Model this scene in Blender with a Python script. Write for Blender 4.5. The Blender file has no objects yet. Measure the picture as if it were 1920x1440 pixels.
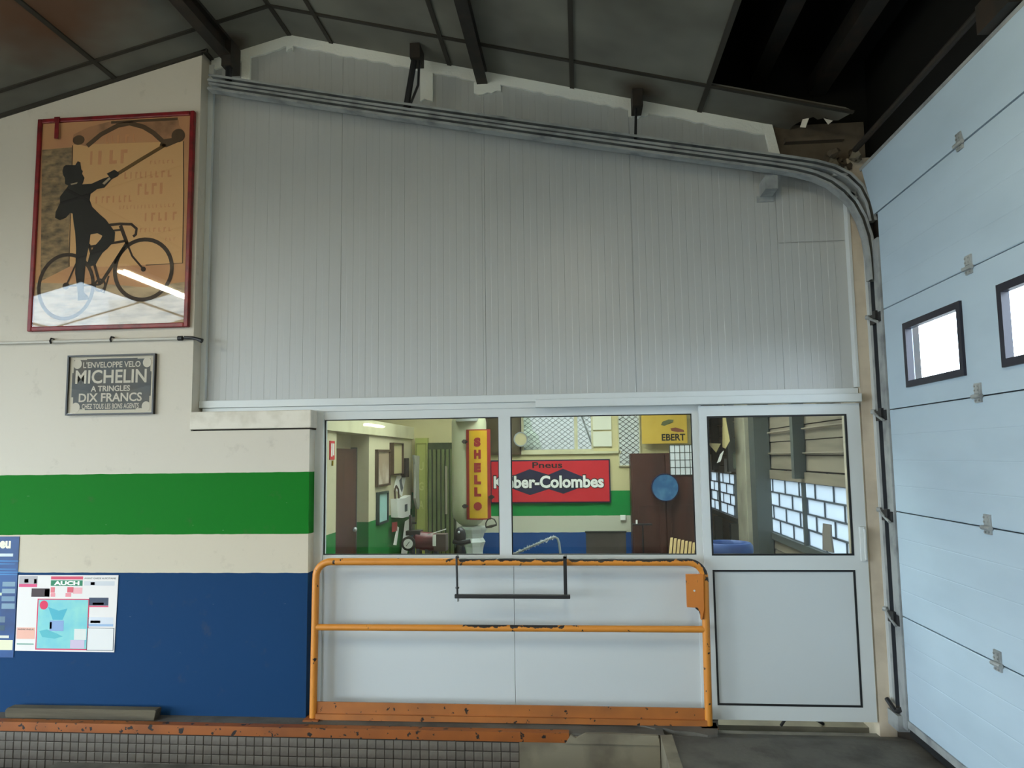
import bpy, bmesh, math, random
from mathutils import Matrix, Vector
random.seed(7)
SC = bpy.context.scene
COL = SC.collection

# ------------------------------------------------------------------ camera
def make_camera():
    f, yaw, pit, roll = 1393.24, .0892531, .0976433, -.012534
    cy, sy, cp, sp, cr, sr = (math.cos(yaw), math.sin(yaw), math.cos(pit), math.sin(pit),
                              math.cos(roll), math.sin(roll))
    F = Vector((-sy*cp, cy*cp, sp)); r = Vector((cy, sy, 0)); u = r.cross(F)
    R = r*cr + u*sr; U = u*cr - r*sr
    cd = bpy.data.cameras.new('camera'); cam = bpy.data.objects.new('camera', cd); COL.objects.link(cam)
    cd.sensor_fit = 'HORIZONTAL'; cd.sensor_width = 36.0; cd.lens = f*36.0/1920.0
    cd.clip_start = .05; cd.clip_end = 400
    m = Matrix.Identity(4)
    for i in range(3):
        m[i][0] = R[i]; m[i][1] = U[i]; m[i][2] = -F[i]
    m[0][3], m[1][3], m[2][3] = 0, -5.0, 1.72
    cam.matrix_world = m
    SC.camera = cam
make_camera()

# ------------------------------------------------------------------ sky, daylight, exposure
SKY = (0.80, 0.92, 1.0)
SKY_STRENGTH = 15.0
SC.view_settings.view_transform = 'Standard'
SC.view_settings.look = 'None'
SC.view_settings.exposure = -0.2
SC.view_settings.gamma = 1.0
SC.view_settings.use_curve_mapping = False
w = bpy.data.worlds.new('overcast_sky'); SC.world = w; w.use_nodes = True
bg = w.node_tree.nodes['Background']
bg.inputs['Color'].default_value = (*SKY, 1); bg.inputs['Strength'].default_value = SKY_STRENGTH

def portal(loc, rot, sx, sy):
    ld = bpy.data.lights.new('daylight_portal', 'AREA'); ld.shape = 'RECTANGLE'; ld.size = sx; ld.size_y = sy
    ld.cycles.is_portal = True
    o = bpy.data.objects.new('daylight_portal', ld); o.location = loc; o.rotation_euler = rot; COL.objects.link(o)
portal((-7.0, -8.95, 1.35), (math.radians(90), 0, 0), 3.6, 2.6)          # open doorway at the rear of the garage
portal((-8.95, -4.9, 1.35), (math.radians(90), 0, math.radians(-90)), 6.8, 2.5)   # side windows of the garage

SC.cycles.max_bounces = 10; SC.cycles.diffuse_bounces = 5; SC.cycles.transparent_max_bounces = 16

# ------------------------------------------------------------------ helpers
def lin(c):
    c = c/255.0
    return c/12.92 if c <= .04045 else ((c+.055)/1.055)**2.4
def rgb(r, g, b): return (lin(r), lin(g), lin(b), 1)

class G:
    """collects one mesh"""
    def __init__(s): s.v = []; s.f = []
    def add(s, vs, fs):
        n = len(s.v); s.v += [tuple(p) for p in vs]; s.f += [tuple(i+n for i in q) for q in fs]; return s
    def box(s, x0, x1, y0, y1, z0, z1):
        return s.add([(x0,y0,z0),(x1,y0,z0),(x1,y1,z0),(x0,y1,z0),(x0,y0,z1),(x1,y0,z1),(x1,y1,z1),(x0,y1,z1)],
                     [(0,3,2,1),(4,5,6,7),(0,1,5,4),(1,2,6,5),(2,3,7,6),(3,0,4,7)])
    def pxz(s, poly, y0, y1):
        n = len(poly)
        return s.add([(x,y0,z) for x,z in poly]+[(x,y1,z) for x,z in poly],
                     [tuple(range(n)), tuple(range(2*n-1,n-1,-1))]+[(i,(i+1)%n,(i+1)%n+n,i+n) for i in range(n)])
    def pyz(s, poly, x0, x1):
        n = len(poly)
        return s.add([(x0,y,z) for y,z in poly]+[(x1,y,z) for y,z in poly],
                     [tuple(range(n)), tuple(range(2*n-1,n-1,-1))]+[(i,(i+1)%n,(i+1)%n+n,i+n) for i in range(n)])
    def pxy(s, poly, z0, z1):
        n = len(poly)
        return s.add([(x,y,z0) for x,y in poly]+[(x,y,z1) for x,y in poly],
                     [tuple(range(n)), tuple(range(2*n-1,n-1,-1))]+[(i,(i+1)%n,(i+1)%n+n,i+n) for i in range(n)])
    def tube(s, path, r, n=10, closed=False):
        P = [Vector(p) for p in path]; m = len(P); vs = []; up = None
        for i, p in enumerate(P):
            a = P[(i-1) % m] if (closed or i > 0) else p
            b = P[(i+1) % m] if (closed or i < m-1) else p
            t = (b-a).normalized()
            if up is None:
                up = Vector((0,0,1)) if abs(t.z) < .9 else Vector((1,0,0))
            sd = t.cross(up).normalized(); up = sd.cross(t).normalized()
            rr = r[i] if isinstance(r, (list, tuple)) else r
            for k in range(n):
                an = 2*math.pi*k/n
                vs.append(p + sd*(rr*math.cos(an)) + up*(rr*math.sin(an)))
        fs = []
        for i in range(m if closed else m-1):
            j = (i+1) % m
            for k in range(n): fs.append((i*n+k, i*n+(k+1)%n, j*n+(k+1)%n, j*n+k))
        if not closed: fs += [tuple(range(n)), tuple(range((m-1)*n, m*n))]
        return s.add(vs, fs)
    def lathe(s, prof, cx, cy, n=24, ang=(0, 2*math.pi)):
        vs = []; full = abs(ang[1]-ang[0]-2*math.pi) < 1e-6; m = n if full else n+1
        for r, z in prof:
            for k in range(m):
                a = ang[0]+(ang[1]-ang[0])*k/n; vs.append((cx+r*math.cos(a), cy+r*math.sin(a), z))
        fs = []
        for i in range(len(prof)-1):
            for k in range(n):
                k2 = (k+1) % m; fs.append((i*m+k, i*m+k2, (i+1)*m+k2, (i+1)*m+k))
        if full:
            if prof[0][0] > 1e-4: fs.append(tuple(range(m)))
            if prof[-1][0] > 1e-4: fs.append(tuple(range((len(prof)-1)*m, len(prof)*m)))
        return s.add(vs, fs)
    def ring(s, cx, cz, rx, rz, wd, y0, y1, n=40):
        vs = []; fs = []
        for k in range(n):
            a = 2*math.pi*k/n; c, q = math.cos(a), math.sin(a)
            for y in (y0, y1):
                vs += [(cx+rx*c, y, cz+rz*q), (cx+(rx-wd)*c, y, cz+(rz-wd)*q)]
        for k in range(n):
            a, b = k*4, ((k+1) % n)*4
            fs += [(a,b,b+1,a+1), (a+2,a+3,b+3,b+2), (a,a+2,b+2,b), (a+1,b+1,b+3,a+3)]
        return s.add(vs, fs)
    def disc(s, cx, cz, rx, rz, y0, y1, n=28):
        return s.pxz([(cx+rx*math.cos(2*math.pi*k/n), cz+rz*math.sin(2*math.pi*k/n)) for k in range(n)], y0, y1)
    def stroke(s, path, wd, y0, y1):
        """flat band along a path in the XZ plane"""
        return s.sweep(path, -wd/2, wd/2, y0, y1)
    def sweep(s, path, n0, n1, y0, y1):
        P = [Vector((x, 0, z)) for x, z in path]; m = len(P); vs = []
        for i, p in enumerate(P):
            t = (P[min(i+1,m-1)]-P[max(i-1,0)]).normalized(); nn = Vector((-t.z, 0, t.x))
            for a, y in ((n0,y0),(n1,y0),(n1,y1),(n0,y1)):
                q = p+nn*a; vs.append((q.x, y, q.z))
        fs = [(0,1,2,3), tuple((m-1)*4+k for k in (3,2,1,0))]
        for i in range(m-1):
            for k in range(4):
                fs.append((i*4+k, i*4+(k+1)%4, (i+1)*4+(k+1)%4, (i+1)*4+k))
        return s.add(vs, fs)
    def frame_xz(s, x0, x1, z0, z1, wd, y0, y1):
        s.box(x0,x0+wd,y0,y1,z0,z1); s.box(x1-wd,x1,y0,y1,z0,z1)
        s.box(x0+wd,x1-wd,y0,y1,z0,z0+wd); return s.box(x0+wd,x1-wd,y0,y1,z1-wd,z1)
    def frame_yz(s, y0, y1, z0, z1, wd, x0, x1):
        s.box(x0,x1,y0,y0+wd,z0,z1); s.box(x0,x1,y1-wd,y1,z0,z1)
        s.box(x0,x1,y0+wd,y1-wd,z0,z0+wd); return s.box(x0,x1,y0+wd,y1-wd,z1-wd,z1)
    def sphere(s, c, r, n=14, m=8, sz=1):
        prof = [(max(r*math.sin(math.pi*i/m),1e-5), c[2]-r*sz*math.cos(math.pi*i/m)) for i in range(m+1)]
        return s.lathe(prof, c[0], c[1], n)
    def mesh(s, name, mt, off=Vector((0,0,0)), smooth=False):
        me = bpy.data.meshes.new(name)
        me.from_pydata([tuple(Vector(p)-off) for p in s.v], [], s.f)
        bm = bmesh.new(); bm.from_mesh(me)
        bmesh.ops.recalc_face_normals(bm, faces=bm.faces)
        bm.to_mesh(me); bm.free()
        if smooth:
            for p in me.polygons: p.use_smooth = True
            try: me.set_sharp_from_angle(angle=math.radians(40))
            except Exception: pass
        me.materials.append(mt)
        return me
    def build(s, name, mt, parent=None, smooth=False, bevel=0):
        off = Vector((0,0,0)); q = parent
        while q is not None: off = off + q.location; q = q.parent
        o = bpy.data.objects.new(name, s.mesh(name, mt, off, smooth)); COL.objects.link(o); o.parent = parent
        if bevel:
            b = o.modifiers.new('bevel', 'BEVEL'); b.width = bevel; b.segments = 2; b.limit_method = 'ANGLE'
        return o

def tag(o, label, cat, group=None):
    o['label'] = label; o['category'] = cat
    if group: o['group'] = group
    return o
def thing(name, label, cat, loc=(0,0,0), group=None):
    o = bpy.data.objects.new(name, None); o.location = loc; o.empty_display_size = .1; COL.objects.link(o)
    return tag(o, label, cat, group)
def struct(o, label=None, cat=None):
    o['kind'] = 'structure'
    if label: o['label'] = label
    if cat: o['category'] = cat
    return o
def sroot(name, label, cat, loc=(0,0,0)):
    o = bpy.data.objects.new(name, None); o.location = loc; o.empty_display_size = .1; COL.objects.link(o)
    return struct(o, label, cat)
def part(o, label): o['label'] = label; return o

def text(name, s, x0, x1, z0, z1, y, mt, parent, weight=0.0, axis='xz', thick=.0015, rot=0):
    """flat lettering fitted to a rectangle of a sign that faces -Y"""
    cu = bpy.data.curves.new(name, 'FONT'); cu.body = s; cu.offset = weight; cu.extrude = 0
    cu.resolution_u = 3
    t = bpy.data.objects.new(name, cu); COL.objects.link(t)
    dg = bpy.context.evaluated_depsgraph_get()
    me0 = t.evaluated_get(dg).to_mesh()
    vs = [v.co.copy() for v in me0.vertices]; fs = [tuple(p.vertices) for p in me0.polygons]
    t.evaluated_get(dg).to_mesh_clear()
    bpy.data.objects.remove(t); bpy.data.curves.remove(cu)
    ax0 = min(v.x for v in vs); ax1 = max(v.x for v in vs); az0 = min(v.y for v in vs); az1 = max(v.y for v in vs)
    g = G()
    pts = [(x0+(v.x-ax0)/(ax1-ax0)*(x1-x0), y, z0+(v.y-az0)/(az1-az0)*(z1-z0)) for v in vs]
    if rot:
        c = Vector(((x0+x1)/2, y, (z0+z1)/2)); R = Matrix.Rotation(rot, 3, 'Y')
        pts = [tuple(R@(Vector(p)-c)+c) for p in pts]
    g.add(pts, fs)
    off = Vector((0,0,0)); q = parent
    while q is not None: off = off + q.location; q = q.parent
    me = bpy.data.meshes.new(name); me.from_pydata([tuple(Vector(p)-off) for p in pts], [], fs); me.materials.append(mt)
    o = bpy.data.objects.new(name, me); COL.objects.link(o); o.parent = parent
    return o

# ------------------------------------------------------------------ materials
def nodes_of(name):
    m = bpy.data.materials.new(name); m.use_nodes = True
    return m, m.node_tree.nodes, m.node_tree.links
def mat(name, col, rough=.6, metal=0, col2=None, scale=4, amount=.5, stretch=(1,1,1), bump=0, bscale=40, spec=.5, sharp=False, detail=4, rand=0):
    m, N, L = nodes_of(name); b = N['Principled BSDF']
    b.inputs['Roughness'].default_value = rough; b.inputs['Metallic'].default_value = metal
    b.inputs['Specular IOR Level'].default_value = spec
    tc = N.new('ShaderNodeTexCoord'); mp = N.new('ShaderNodeMapping'); mp.inputs['Scale'].default_value = stretch
    L.new(tc.outputs['Object'], mp.inputs['Vector'])
    if col2 is not None:
        nz = N.new('ShaderNodeTexNoise'); nz.inputs['Scale'].default_value = scale; nz.inputs['Detail'].default_value = detail
        L.new(mp.outputs['Vector'], nz.inputs['Vector'])
        rp = N.new('ShaderNodeValToRGB')
        lo, hi = (.5+.5*(1-amount)-.04, .5+.5*(1-amount)+.04) if sharp else (.62-amount*.35, .72)
        rp.color_ramp.elements[0].position = lo; rp.color_ramp.elements[1].position = hi
        rp.color_ramp.elements[0].color = col; rp.color_ramp.elements[1].color = col2
        L.new(nz.outputs['Fac'], rp.inputs['Fac']); out = rp.outputs['Color']
    else:
        c = N.new('ShaderNodeRGB'); c.outputs[0].default_value = col; out = c.outputs[0]
    if rand:
        oi = N.new('ShaderNodeObjectInfo'); hs = N.new('ShaderNodeHueSaturation')
        mr = N.new('ShaderNodeMapRange'); mr.inputs['To Min'].default_value = 1-rand; mr.inputs['To Max'].default_value = 1+rand
        L.new(oi.outputs['Random'], mr.inputs['Value']); L.new(mr.outputs['Result'], hs.inputs['Value'])
        L.new(out, hs.inputs['Color']); out = hs.outputs['Color']
    L.new(out, b.inputs['Base Color'])
    if bump:
        n2 = N.new('ShaderNodeTexNoise'); n2.inputs['Scale'].default_value = bscale; n2.inputs['Detail'].default_value = 5
        L.new(mp.outputs['Vector'], n2.inputs['Vector'])
        bp = N.new('ShaderNodeBump'); bp.inputs['Strength'].default_value = bump; bp.inputs['Distance'].default_value = .01
        L.new(n2.outputs['Fac'], bp.inputs['Height']); L.new(bp.outputs['Normal'], b.inputs['Normal'])
    return m
def emit(name, col, st):
    m, N, L = nodes_of(name); N.remove(N['Principled BSDF']); e = N.new('ShaderNodeEmission')
    e.inputs['Color'].default_value = col; e.inputs['Strength'].default_value = st
    L.new(e.outputs[0], N['Material Output'].inputs['Surface']); return m
def glass(name, tint, ior=1.5, milk=0.0, milkcol=(1,1,1,1), rough=0.02, seethru=1.0):
    m, N, L = nodes_of(name); N.remove(N['Principled BSDF'])
    tr = N.new('ShaderNodeBsdfTransparent'); tr.inputs['Color'].default_value = tint
    gl = N.new('ShaderNodeBsdfGlossy'); gl.inputs['Roughness'].default_value = rough
    fr = N.new('ShaderNodeFresnel'); fr.inputs['IOR'].default_value = ior
    mx = N.new('ShaderNodeMixShader'); base = tr.outputs[0]
    if milk:
        tl = N.new('ShaderNodeBsdfTranslucent'); tl.inputs['Color'].default_value = milkcol
        m2 = N.new('ShaderNodeMixShader'); m2.inputs['Fac'].default_value = milk
        L.new(base, m2.inputs[1]); L.new(tl.outputs[0], m2.inputs[2]); base = m2.outputs[0]
    ge = N.new('ShaderNodeNewGeometry'); inv = N.new('ShaderNodeMath'); inv.operation = 'SUBTRACT'; inv.inputs[0].default_value = 1
    L.new(ge.outputs['Backfacing'], inv.inputs[1])
    mu = N.new('ShaderNodeMath'); mu.operation = 'MULTIPLY'; L.new(fr.outputs[0], mu.inputs[0]); L.new(inv.outputs[0], mu.inputs[1])
    L.new(mu.outputs[0], mx.inputs['Fac']); L.new(base, mx.inputs[1]); L.new(gl.outputs[0], mx.inputs[2])
    L.new(mx.outputs[0], N['Material Output'].inputs['Surface']); return m

def striped(name, bands, dirt=.25, rough=.75, dirtcol=(.10,.085,.06,1), scratch=True):
    """painted plaster: bands = [(z_low, colour), ...] from the floor up"""
    m, N, L = nodes_of(name); b = N['Principled BSDF']; b.inputs['Roughness'].default_value = rough; b.inputs['Specular IOR Level'].default_value = .2
    tc = N.new('ShaderNodeTexCoord'); sp = N.new('ShaderNodeSeparateXYZ'); L.new(tc.outputs['Object'], sp.inputs[0])
    nzw = N.new('ShaderNodeTexNoise'); nzw.inputs['Scale'].default_value = 9
    L.new(tc.outputs['Object'], nzw.inputs['Vector'])
    ad = N.new('ShaderNodeMath'); ad.operation = 'MULTIPLY_ADD'; ad.inputs[1].default_value = .008
    L.new(nzw.outputs['Fac'], ad.inputs[0]); L.new(sp.outputs['Z'], ad.inputs[2])
    mr = N.new('ShaderNodeMapRange'); mr.inputs['From Min'].default_value = 0; mr.inputs['From Max'].default_value = 5
    L.new(ad.outputs[0], mr.inputs['Value'])
    rp = N.new('ShaderNodeValToRGB'); rp.color_ramp.interpolation = 'CONSTANT'
    el = rp.color_ramp.elements
    el[0].position = 0; el[0].color = bands[0][1]
    el[1].position = bands[1][0]/5; el[1].color = bands[1][1]
    for z, c in bands[2:]:
        e = el.new(z/5); e.color = c
    L.new(mr.outputs['Result'], rp.inputs['Fac'])
    # scuffs: soft marks with shapes of their own
    nz = N.new('ShaderNodeTexNoise'); nz.inputs['Scale'].default_value = 7; nz.inputs['Detail'].default_value = 8; nz.inputs['Roughness'].default_value = .65
    L.new(tc.outputs['Object'], nz.inputs['Vector'])
    r2 = N.new('ShaderNodeValToRGB'); r2.color_ramp.elements[0].position = .60; r2.color_ramp.elements[1].position = .78
    r2.color_ramp.elements[0].color = (0,0,0,1); r2.color_ramp.elements[1].color = (dirt,)*3+(1,)
    L.new(nz.outputs['Fac'], r2.inputs['Fac'])
    mx = N.new('ShaderNodeMix'); mx.data_type = 'RGBA'; mx.inputs[7].default_value = dirtcol
    L.new(r2.outputs['Color'], mx.inputs[0]); L.new(rp.outputs['Color'], mx.inputs[6]); out = mx.outputs[2]
    if scratch:
        mp = N.new('ShaderNodeMapping'); mp.inputs['Scale'].default_value = (14, 14, 60)
        L.new(tc.outputs['Object'], mp.inputs['Vector'])
        n3 = N.new('ShaderNodeTexNoise'); n3.inputs['Scale'].default_value = 1; n3.inputs['Detail'].default_value = 3
        L.new(mp.outputs['Vector'], n3.inputs['Vector'])
        r3 = N.new('ShaderNodeValToRGB'); r3.color_ramp.elements[0].position = .755; r3.color_ramp.elements[1].position = .80
        r3.color_ramp.elements[0].color = (0,0,0,1); r3.color_ramp.elements[1].color = (.35,.35,.35,1)
        L.new(n3.outputs['Fac'], r3.inputs['Fac'])
        m3 = N.new('ShaderNodeMix'); m3.data_type = 'RGBA'; m3.inputs[7].default_value = (.55,.55,.52,1)
        L.new(r3.outputs['Color'], m3.inputs[0]); L.new(out, m3.inputs[6]); out = m3.outputs[2]
    L.new(out, b.inputs['Base Color'])
    n2 = N.new('ShaderNodeTexNoise'); n2.inputs['Scale'].default_value = 30; n2.inputs['Detail'].default_value = 5
    L.new(tc.outputs['Object'], n2.inputs['Vector'])
    bp = N.new('ShaderNodeBump'); bp.inputs['Strength'].default_value = .12; bp.inputs['Distance'].default_value = .01
    L.new(n2.outputs['Fac'], bp.inputs['Height']); L.new(bp.outputs['Normal'], b.inputs['Normal'])
    return m

def chipped(name, col, col2, amt, top=False, xr=(-.95,-.75), xe=(5,6), wear=.34):
    """orange paint with chips down to dark steel; worn more along the upper side when top is set"""
    m, N, L = nodes_of(name); b = N['Principled BSDF']; b.inputs['Roughness'].default_value = .45
    tc = N.new('ShaderNodeTexCoord')
    nz = N.new('ShaderNodeTexNoise'); nz.inputs['Scale'].default_value = 22; nz.inputs['Detail'].default_value = 6
    L.new(tc.outputs['Object'], nz.inputs['Vector'])
    n1 = N.new('ShaderNodeTexNoise'); n1.inputs['Scale'].default_value = 5; L.new(tc.outputs['Object'], n1.inputs['Vector'])
    base = N.new('ShaderNodeMix'); base.data_type = 'RGBA'; base.inputs[6].default_value = col; base.inputs[7].default_value = col2
    L.new(n1.outputs['Fac'], base.inputs[0])
    val = nz.outputs['Fac']
    if top:
        ge = N.new('ShaderNodeNewGeometry'); sp = N.new('ShaderNodeSeparateXYZ'); L.new(ge.outputs['Normal'], sp.inputs[0])
        px = N.new('ShaderNodeSeparateXYZ'); L.new(ge.outputs['Position'], px.inputs[0])
        mr = N.new('ShaderNodeMapRange'); mr.inputs['From Min'].default_value = xr[0]; mr.inputs['From Max'].default_value = xr[1]
        L.new(px.outputs['X'], mr.inputs['Value'])
        me_ = N.new('ShaderNodeMapRange'); me_.inputs['From Min'].default_value = xe[0]; me_.inputs['From Max'].default_value = xe[1]
        me_.inputs['To Min'].default_value = 1; me_.inputs['To Max'].default_value = 0; L.new(px.outputs['X'], me_.inputs['Value'])
        mm = N.new('ShaderNodeMath'); mm.operation = 'MULTIPLY'; L.new(mr.outputs[0], mm.inputs[0]); L.new(me_.outputs[0], mm.inputs[1])
        mz = N.new('ShaderNodeMapRange'); mz.inputs['From Min'].default_value = -.05; mz.inputs['From Max'].default_value = .75
        mz.inputs['To Max'].default_value = wear
        L.new(sp.outputs['Z'], mz.inputs['Value'])
        mu = N.new('ShaderNodeMath'); mu.operation = 'MULTIPLY'; L.new(mm.outputs[0], mu.inputs[0]); L.new(mz.outputs[0], mu.inputs[1])
        ad = N.new('ShaderNodeMath'); ad.operation = 'ADD'; L.new(mu.outputs[0], ad.inputs[0]); L.new(val, ad.inputs[1]); val = ad.outputs[0]
    rp = N.new('ShaderNodeValToRGB'); rp.color_ramp.elements[0].position = amt; rp.color_ramp.elements[1].position = amt+.02
    L.new(val, rp.inputs['Fac'])
    mx = N.new('ShaderNodeMix'); mx.data_type = 'RGBA'; mx.inputs[7].default_value = rgb(34,30,28)
    L.new(rp.outputs['Color'], mx.inputs[0]); L.new(base.outputs[2], mx.inputs[6])
    L.new(mx.outputs[2], b.inputs['Base Color']); return m

def stained_ceiling(name):
    m, N, L = nodes_of(name); b = N['Principled BSDF']; b.inputs['Roughness'].default_value = .9
    b.inputs['Specular IOR Level'].default_value = .1
    tc = N.new('ShaderNodeTexCoord'); ge = N.new('ShaderNodeNewGeometry')
    nz = N.new('ShaderNodeTexNoise'); nz.inputs['Scale'].default_value = 1.6; nz.inputs['Detail'].default_value = 3
    L.new(ge.outputs['Position'], nz.inputs['Vector'])
    rp = N.new('ShaderNodeValToRGB'); rp.color_ramp.elements[0].position = .35; rp.color_ramp.elements[1].position = .75
    rp.color_ramp.elements[0].color = rgb(130,130,121); rp.color_ramp.elements[1].color = rgb(98,97,90)
    L.new(nz.outputs['Fac'], rp.inputs['Fac']); out = rp.outputs['Color']
    # water stain: rust-brown blotch of its own shape
    for c, rad, colr in (((-3.25,-.95,4.48), .62, rgb(112,76,54)), ((-4.05,-.75,4.3), .22, rgb(112,84,64)),
                         ((-2.42,-.12,4.7), .16, rgb(60,46,36)), ((.45,-.16,4.17), .2, rgb(72,56,42)), ((1.5,-.2,3.9), .28, rgb(70,58,45))):
        vd = N.new('ShaderNodeVectorMath'); vd.operation = 'DISTANCE'; vd.inputs[1].default_value = c
        L.new(ge.outputs['Position'], vd.inputs[0])
        n2 = N.new('ShaderNodeTexNoise'); n2.inputs['Scale'].default_value = 3; n2.inputs['Detail'].default_value = 4
        L.new(ge.outputs['Position'], n2.inputs['Vector'])
        ad = N.new('ShaderNodeMath'); ad.operation = 'MULTIPLY_ADD'; ad.inputs[1].default_value = rad*.9
        L.new(n2.outputs['Fac'], ad.inputs[0]); L.new(vd.outputs['Value'], ad.inputs[2])
        mr = N.new('ShaderNodeMapRange'); mr.inputs['From Min'].default_value = rad*.75; mr.inputs['From Max'].default_value = rad*1.5
        mr.inputs['To Min'].default_value = .75; mr.inputs['To Max'].default_value = 0
        L.new(ad.outputs[0], mr.inputs['Value'])
        mx = N.new('ShaderNodeMix'); mx.data_type = 'RGBA'; mx.inputs[7].default_value = colr
        L.new(mr.outputs[0], mx.inputs[0]); L.new(out, mx.inputs[6]); out = mx.outputs[2]
    L.new(out, b.inputs['Base Color']); return m

WHITE = rgb(214,210,196)
M = dict(
  wall=striped('painted_plaster_stripes', [(0, rgb(9,55,98)), (.958, rgb(202,194,176)), (1.222, rgb(8,112,26)), (1.627, rgb(205,200,188))]),
  plaster=mat('white_plaster', rgb(220,216,204), .7, col2=rgb(190,184,168), scale=6, bump=.15, bscale=30),
  cream=mat('cream_plaster', rgb(206,202,168), .7, col2=rgb(190,184,148), scale=3),
  panel=mat('grey_coated_steel', rgb(176,180,180), .38, col2=rgb(171,175,175), scale=.7, spec=.5),
  foam=mat('white_foam', rgb(236,240,234), .8, bump=.5, bscale=50),
  pvc=mat('white_lacquered_aluminium', rgb(206,213,215), .35),
  pvcpanel=mat('white_infill_panel', rgb(198,206,210), .35),
  gasket=mat('black_rubber', rgb(18,22,26), .6),
  ceil=stained_ceiling('ceiling_board'),
  joint=mat('brown_joint_strip', rgb(48,45,38), .7),
  darksteel=mat('dark_steel', rgb(34,32,28), .6, col2=rgb(52,42,34), scale=8),
  void=mat('black_and_void_shade', rgb(24,24,22), .9, spec=.1),  # near-black paints in the roof void's lack of light; also a black box
  brownboard=mat('brown_board', rgb(96,86,72), .8, col2=rgb(62,54,46), scale=5),
  concrete=mat('concrete', rgb(92,90,84), .85, col2=rgb(64,62,58), scale=5, bump=.3, bscale=25),
  concretelight=mat('pale_concrete', rgb(206,196,178), .85, col2=rgb(176,166,150), scale=4, bump=.2, bscale=20),
  render=mat('beige_render', rgb(130,124,106), .85, col2=rgb(94,87,75), scale=4, bump=.2, bscale=20),
  tile=mat('grey_mosaic_tile', rgb(108,103,96), .5, col2=rgb(82,75,68), scale=9, rand=.10),
  grout=mat('dark_grout', rgb(48,42,36), .9),
  orange=chipped('chipped_orange_paint', rgb(204,128,52), rgb(190,112,48), .645),
  orangetop=chipped('worn_orange_paint', rgb(210,140,52), rgb(200,126,46), .66, top=True, wear=.36),
  orangemid=chipped('rubbed_orange_paint', rgb(210,140,52), rgb(200,126,46), .655, top=True, xr=(-.85,-.7), xe=(-.3,.0), wear=.30),
  orangedirty=chipped('dirty_orange_paint', rgb(184,112,50), rgb(124,78,46), .64),
  kerb=chipped('rusty_orange_steel', rgb(166,94,38), rgb(108,62,30), .61),
  blacksteel=mat('black_painted_steel', rgb(30,32,36), .45),
  galv=mat('galvanised_steel', rgb(164,170,172), .5, .25, col2=rgb(124,130,134), scale=9),
  galvshade=mat('shaded_galvanised_groove', rgb(70,76,84), .5, .5),  # galvanised steel darkened to put the recess shade in the colour
  gdoor=mat('white_door_section', rgb(178,200,218), .5, col2=rgb(170,192,210), scale=1.2, stretch=(1,1,3)),
  gframe=mat('black_window_frame', rgb(28,28,44), .4),
  gpane=glass('clear_acrylic', (.95,.97,1,1)),
  glass=glass('window_glass', (.96,.98,.97,1)),
  pglass=glass('picture_glass', (.97,.97,.97,1), ior=1.8),
  red=mat('red_lacquer_frame', rgb(128,22,30), .4, col2=rgb(90,14,20), scale=14),
  blackframe=mat('black_frame', rgb(24,24,26), .4),
  lampwhite=mat('white_enamel', rgb(220,222,220), .4),
  skylight=glass('translucent_roof_sheet', (.86,.9,.92,1), milk=.35, milkcol=(.8,.82,.84,1), rough=.3),
  tube=emit('fluorescent_tube', (1,.87,.58,1), 165),
)

def cz(x): return 4.803-.256*abs(x+2.042)

# ================================================================== STRUCTURE
# ---- floor and inspection pit
fl = struct(G().box(-9.2, 2.3, -10.2, -1.15, -.3, .045).build('floor', M['concrete']), 'grey concrete garage floor', 'floor')
G().pyz([(.0,-.022),(-.06,-.02),(-.31,.045),(-1.15,.045),(-1.15,-1.3),(.0,-1.3)], .47, 2.3).build('floor_slab', M['concrete'], fl)
G().box(-9.2, .47, -.31, .12, -1.3, .05).build('floor_ledge', M['concrete'], fl)
g = G(); g.pxy([(.445,-.316),(.515,-.30),(.515,-1.15),(.445,-1.15)], -.5, .053); g.build('edge_strip', M['render'], fl)
G().box(-9.2, .47, -1.15, -.31, -1.32, -1.3).build('pit_floor', M['concrete'], fl)
G().box(-9.2, .47, -1.3, -1.151, -1.3, .04).build('pit_side', M['concrete'], fl)
# broken plinth crust at the right end of the ledge
rnd = random.Random(3)
g = G()
pts = [(.30+.06*i+rnd.uniform(-.01,.01), -.16-.02*i+rnd.uniform(-.02,.02)) for i in range(9)]
g.pxy([(.30,.0)]+pts+[(.84,.0)], .0, .058); g.build('broken_crust', M['concrete'], fl)

pit = sroot('wall_pit', 'tiled and rendered side of the inspection pit below the orange kerb', 'pit wall', (-2,-.31,-.3))
G().box(-9.2, -.402, -.313, -.309, -1.3, .0).build('tile_bed', M['grout'], pit)
g = G(); g.box(-.402, .44, -.322, -.309, -1.3, .035); g.build('rendered_face', M['render'], pit)
g = G(); g.pxz([(-.09,.048),(-.06,.03),(.0,.058),(.12,.062),(.43,.054),(.44,.0),(-.12,.0)], -.335, -.31); g.build('mortar_patch', M['render'], pit)
G().box(.16, .43, -.40, -.322, -.6, -.155).build('block_step', M['render'], pit)
tg = G(); a, d = .0262, .003
tg.add([(-a,0,-a),(a,0,-a),(a,0,a),(-a,0,a),(-a+.003,-d,-a+.003),(a-.003,-d,-a+.003),(a-.003,-d,a-.003),(-a+.003,-d,a-.003)],
       [(4,5,6,7),(0,1,5,4),(1,2,6,5),(2,3,7,6),(3,0,4,7),(0,3,2,1)])
tme = tg.mesh('tile', M['tile'])
for r in range(4):
    for c in range(61):
        o = bpy.data.objects.new('tile', tme); COL.objects.link(o); o.parent = pit
        x = -.43-.0555*c+rnd.uniform(-.0006,.0006); z = -.036-.0565*r+rnd.uniform(-.0006,.0006)
        o.location = Vector((x, -.313+rnd.uniform(-.0012,.0004), z))-pit.location
g = G()
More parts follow.
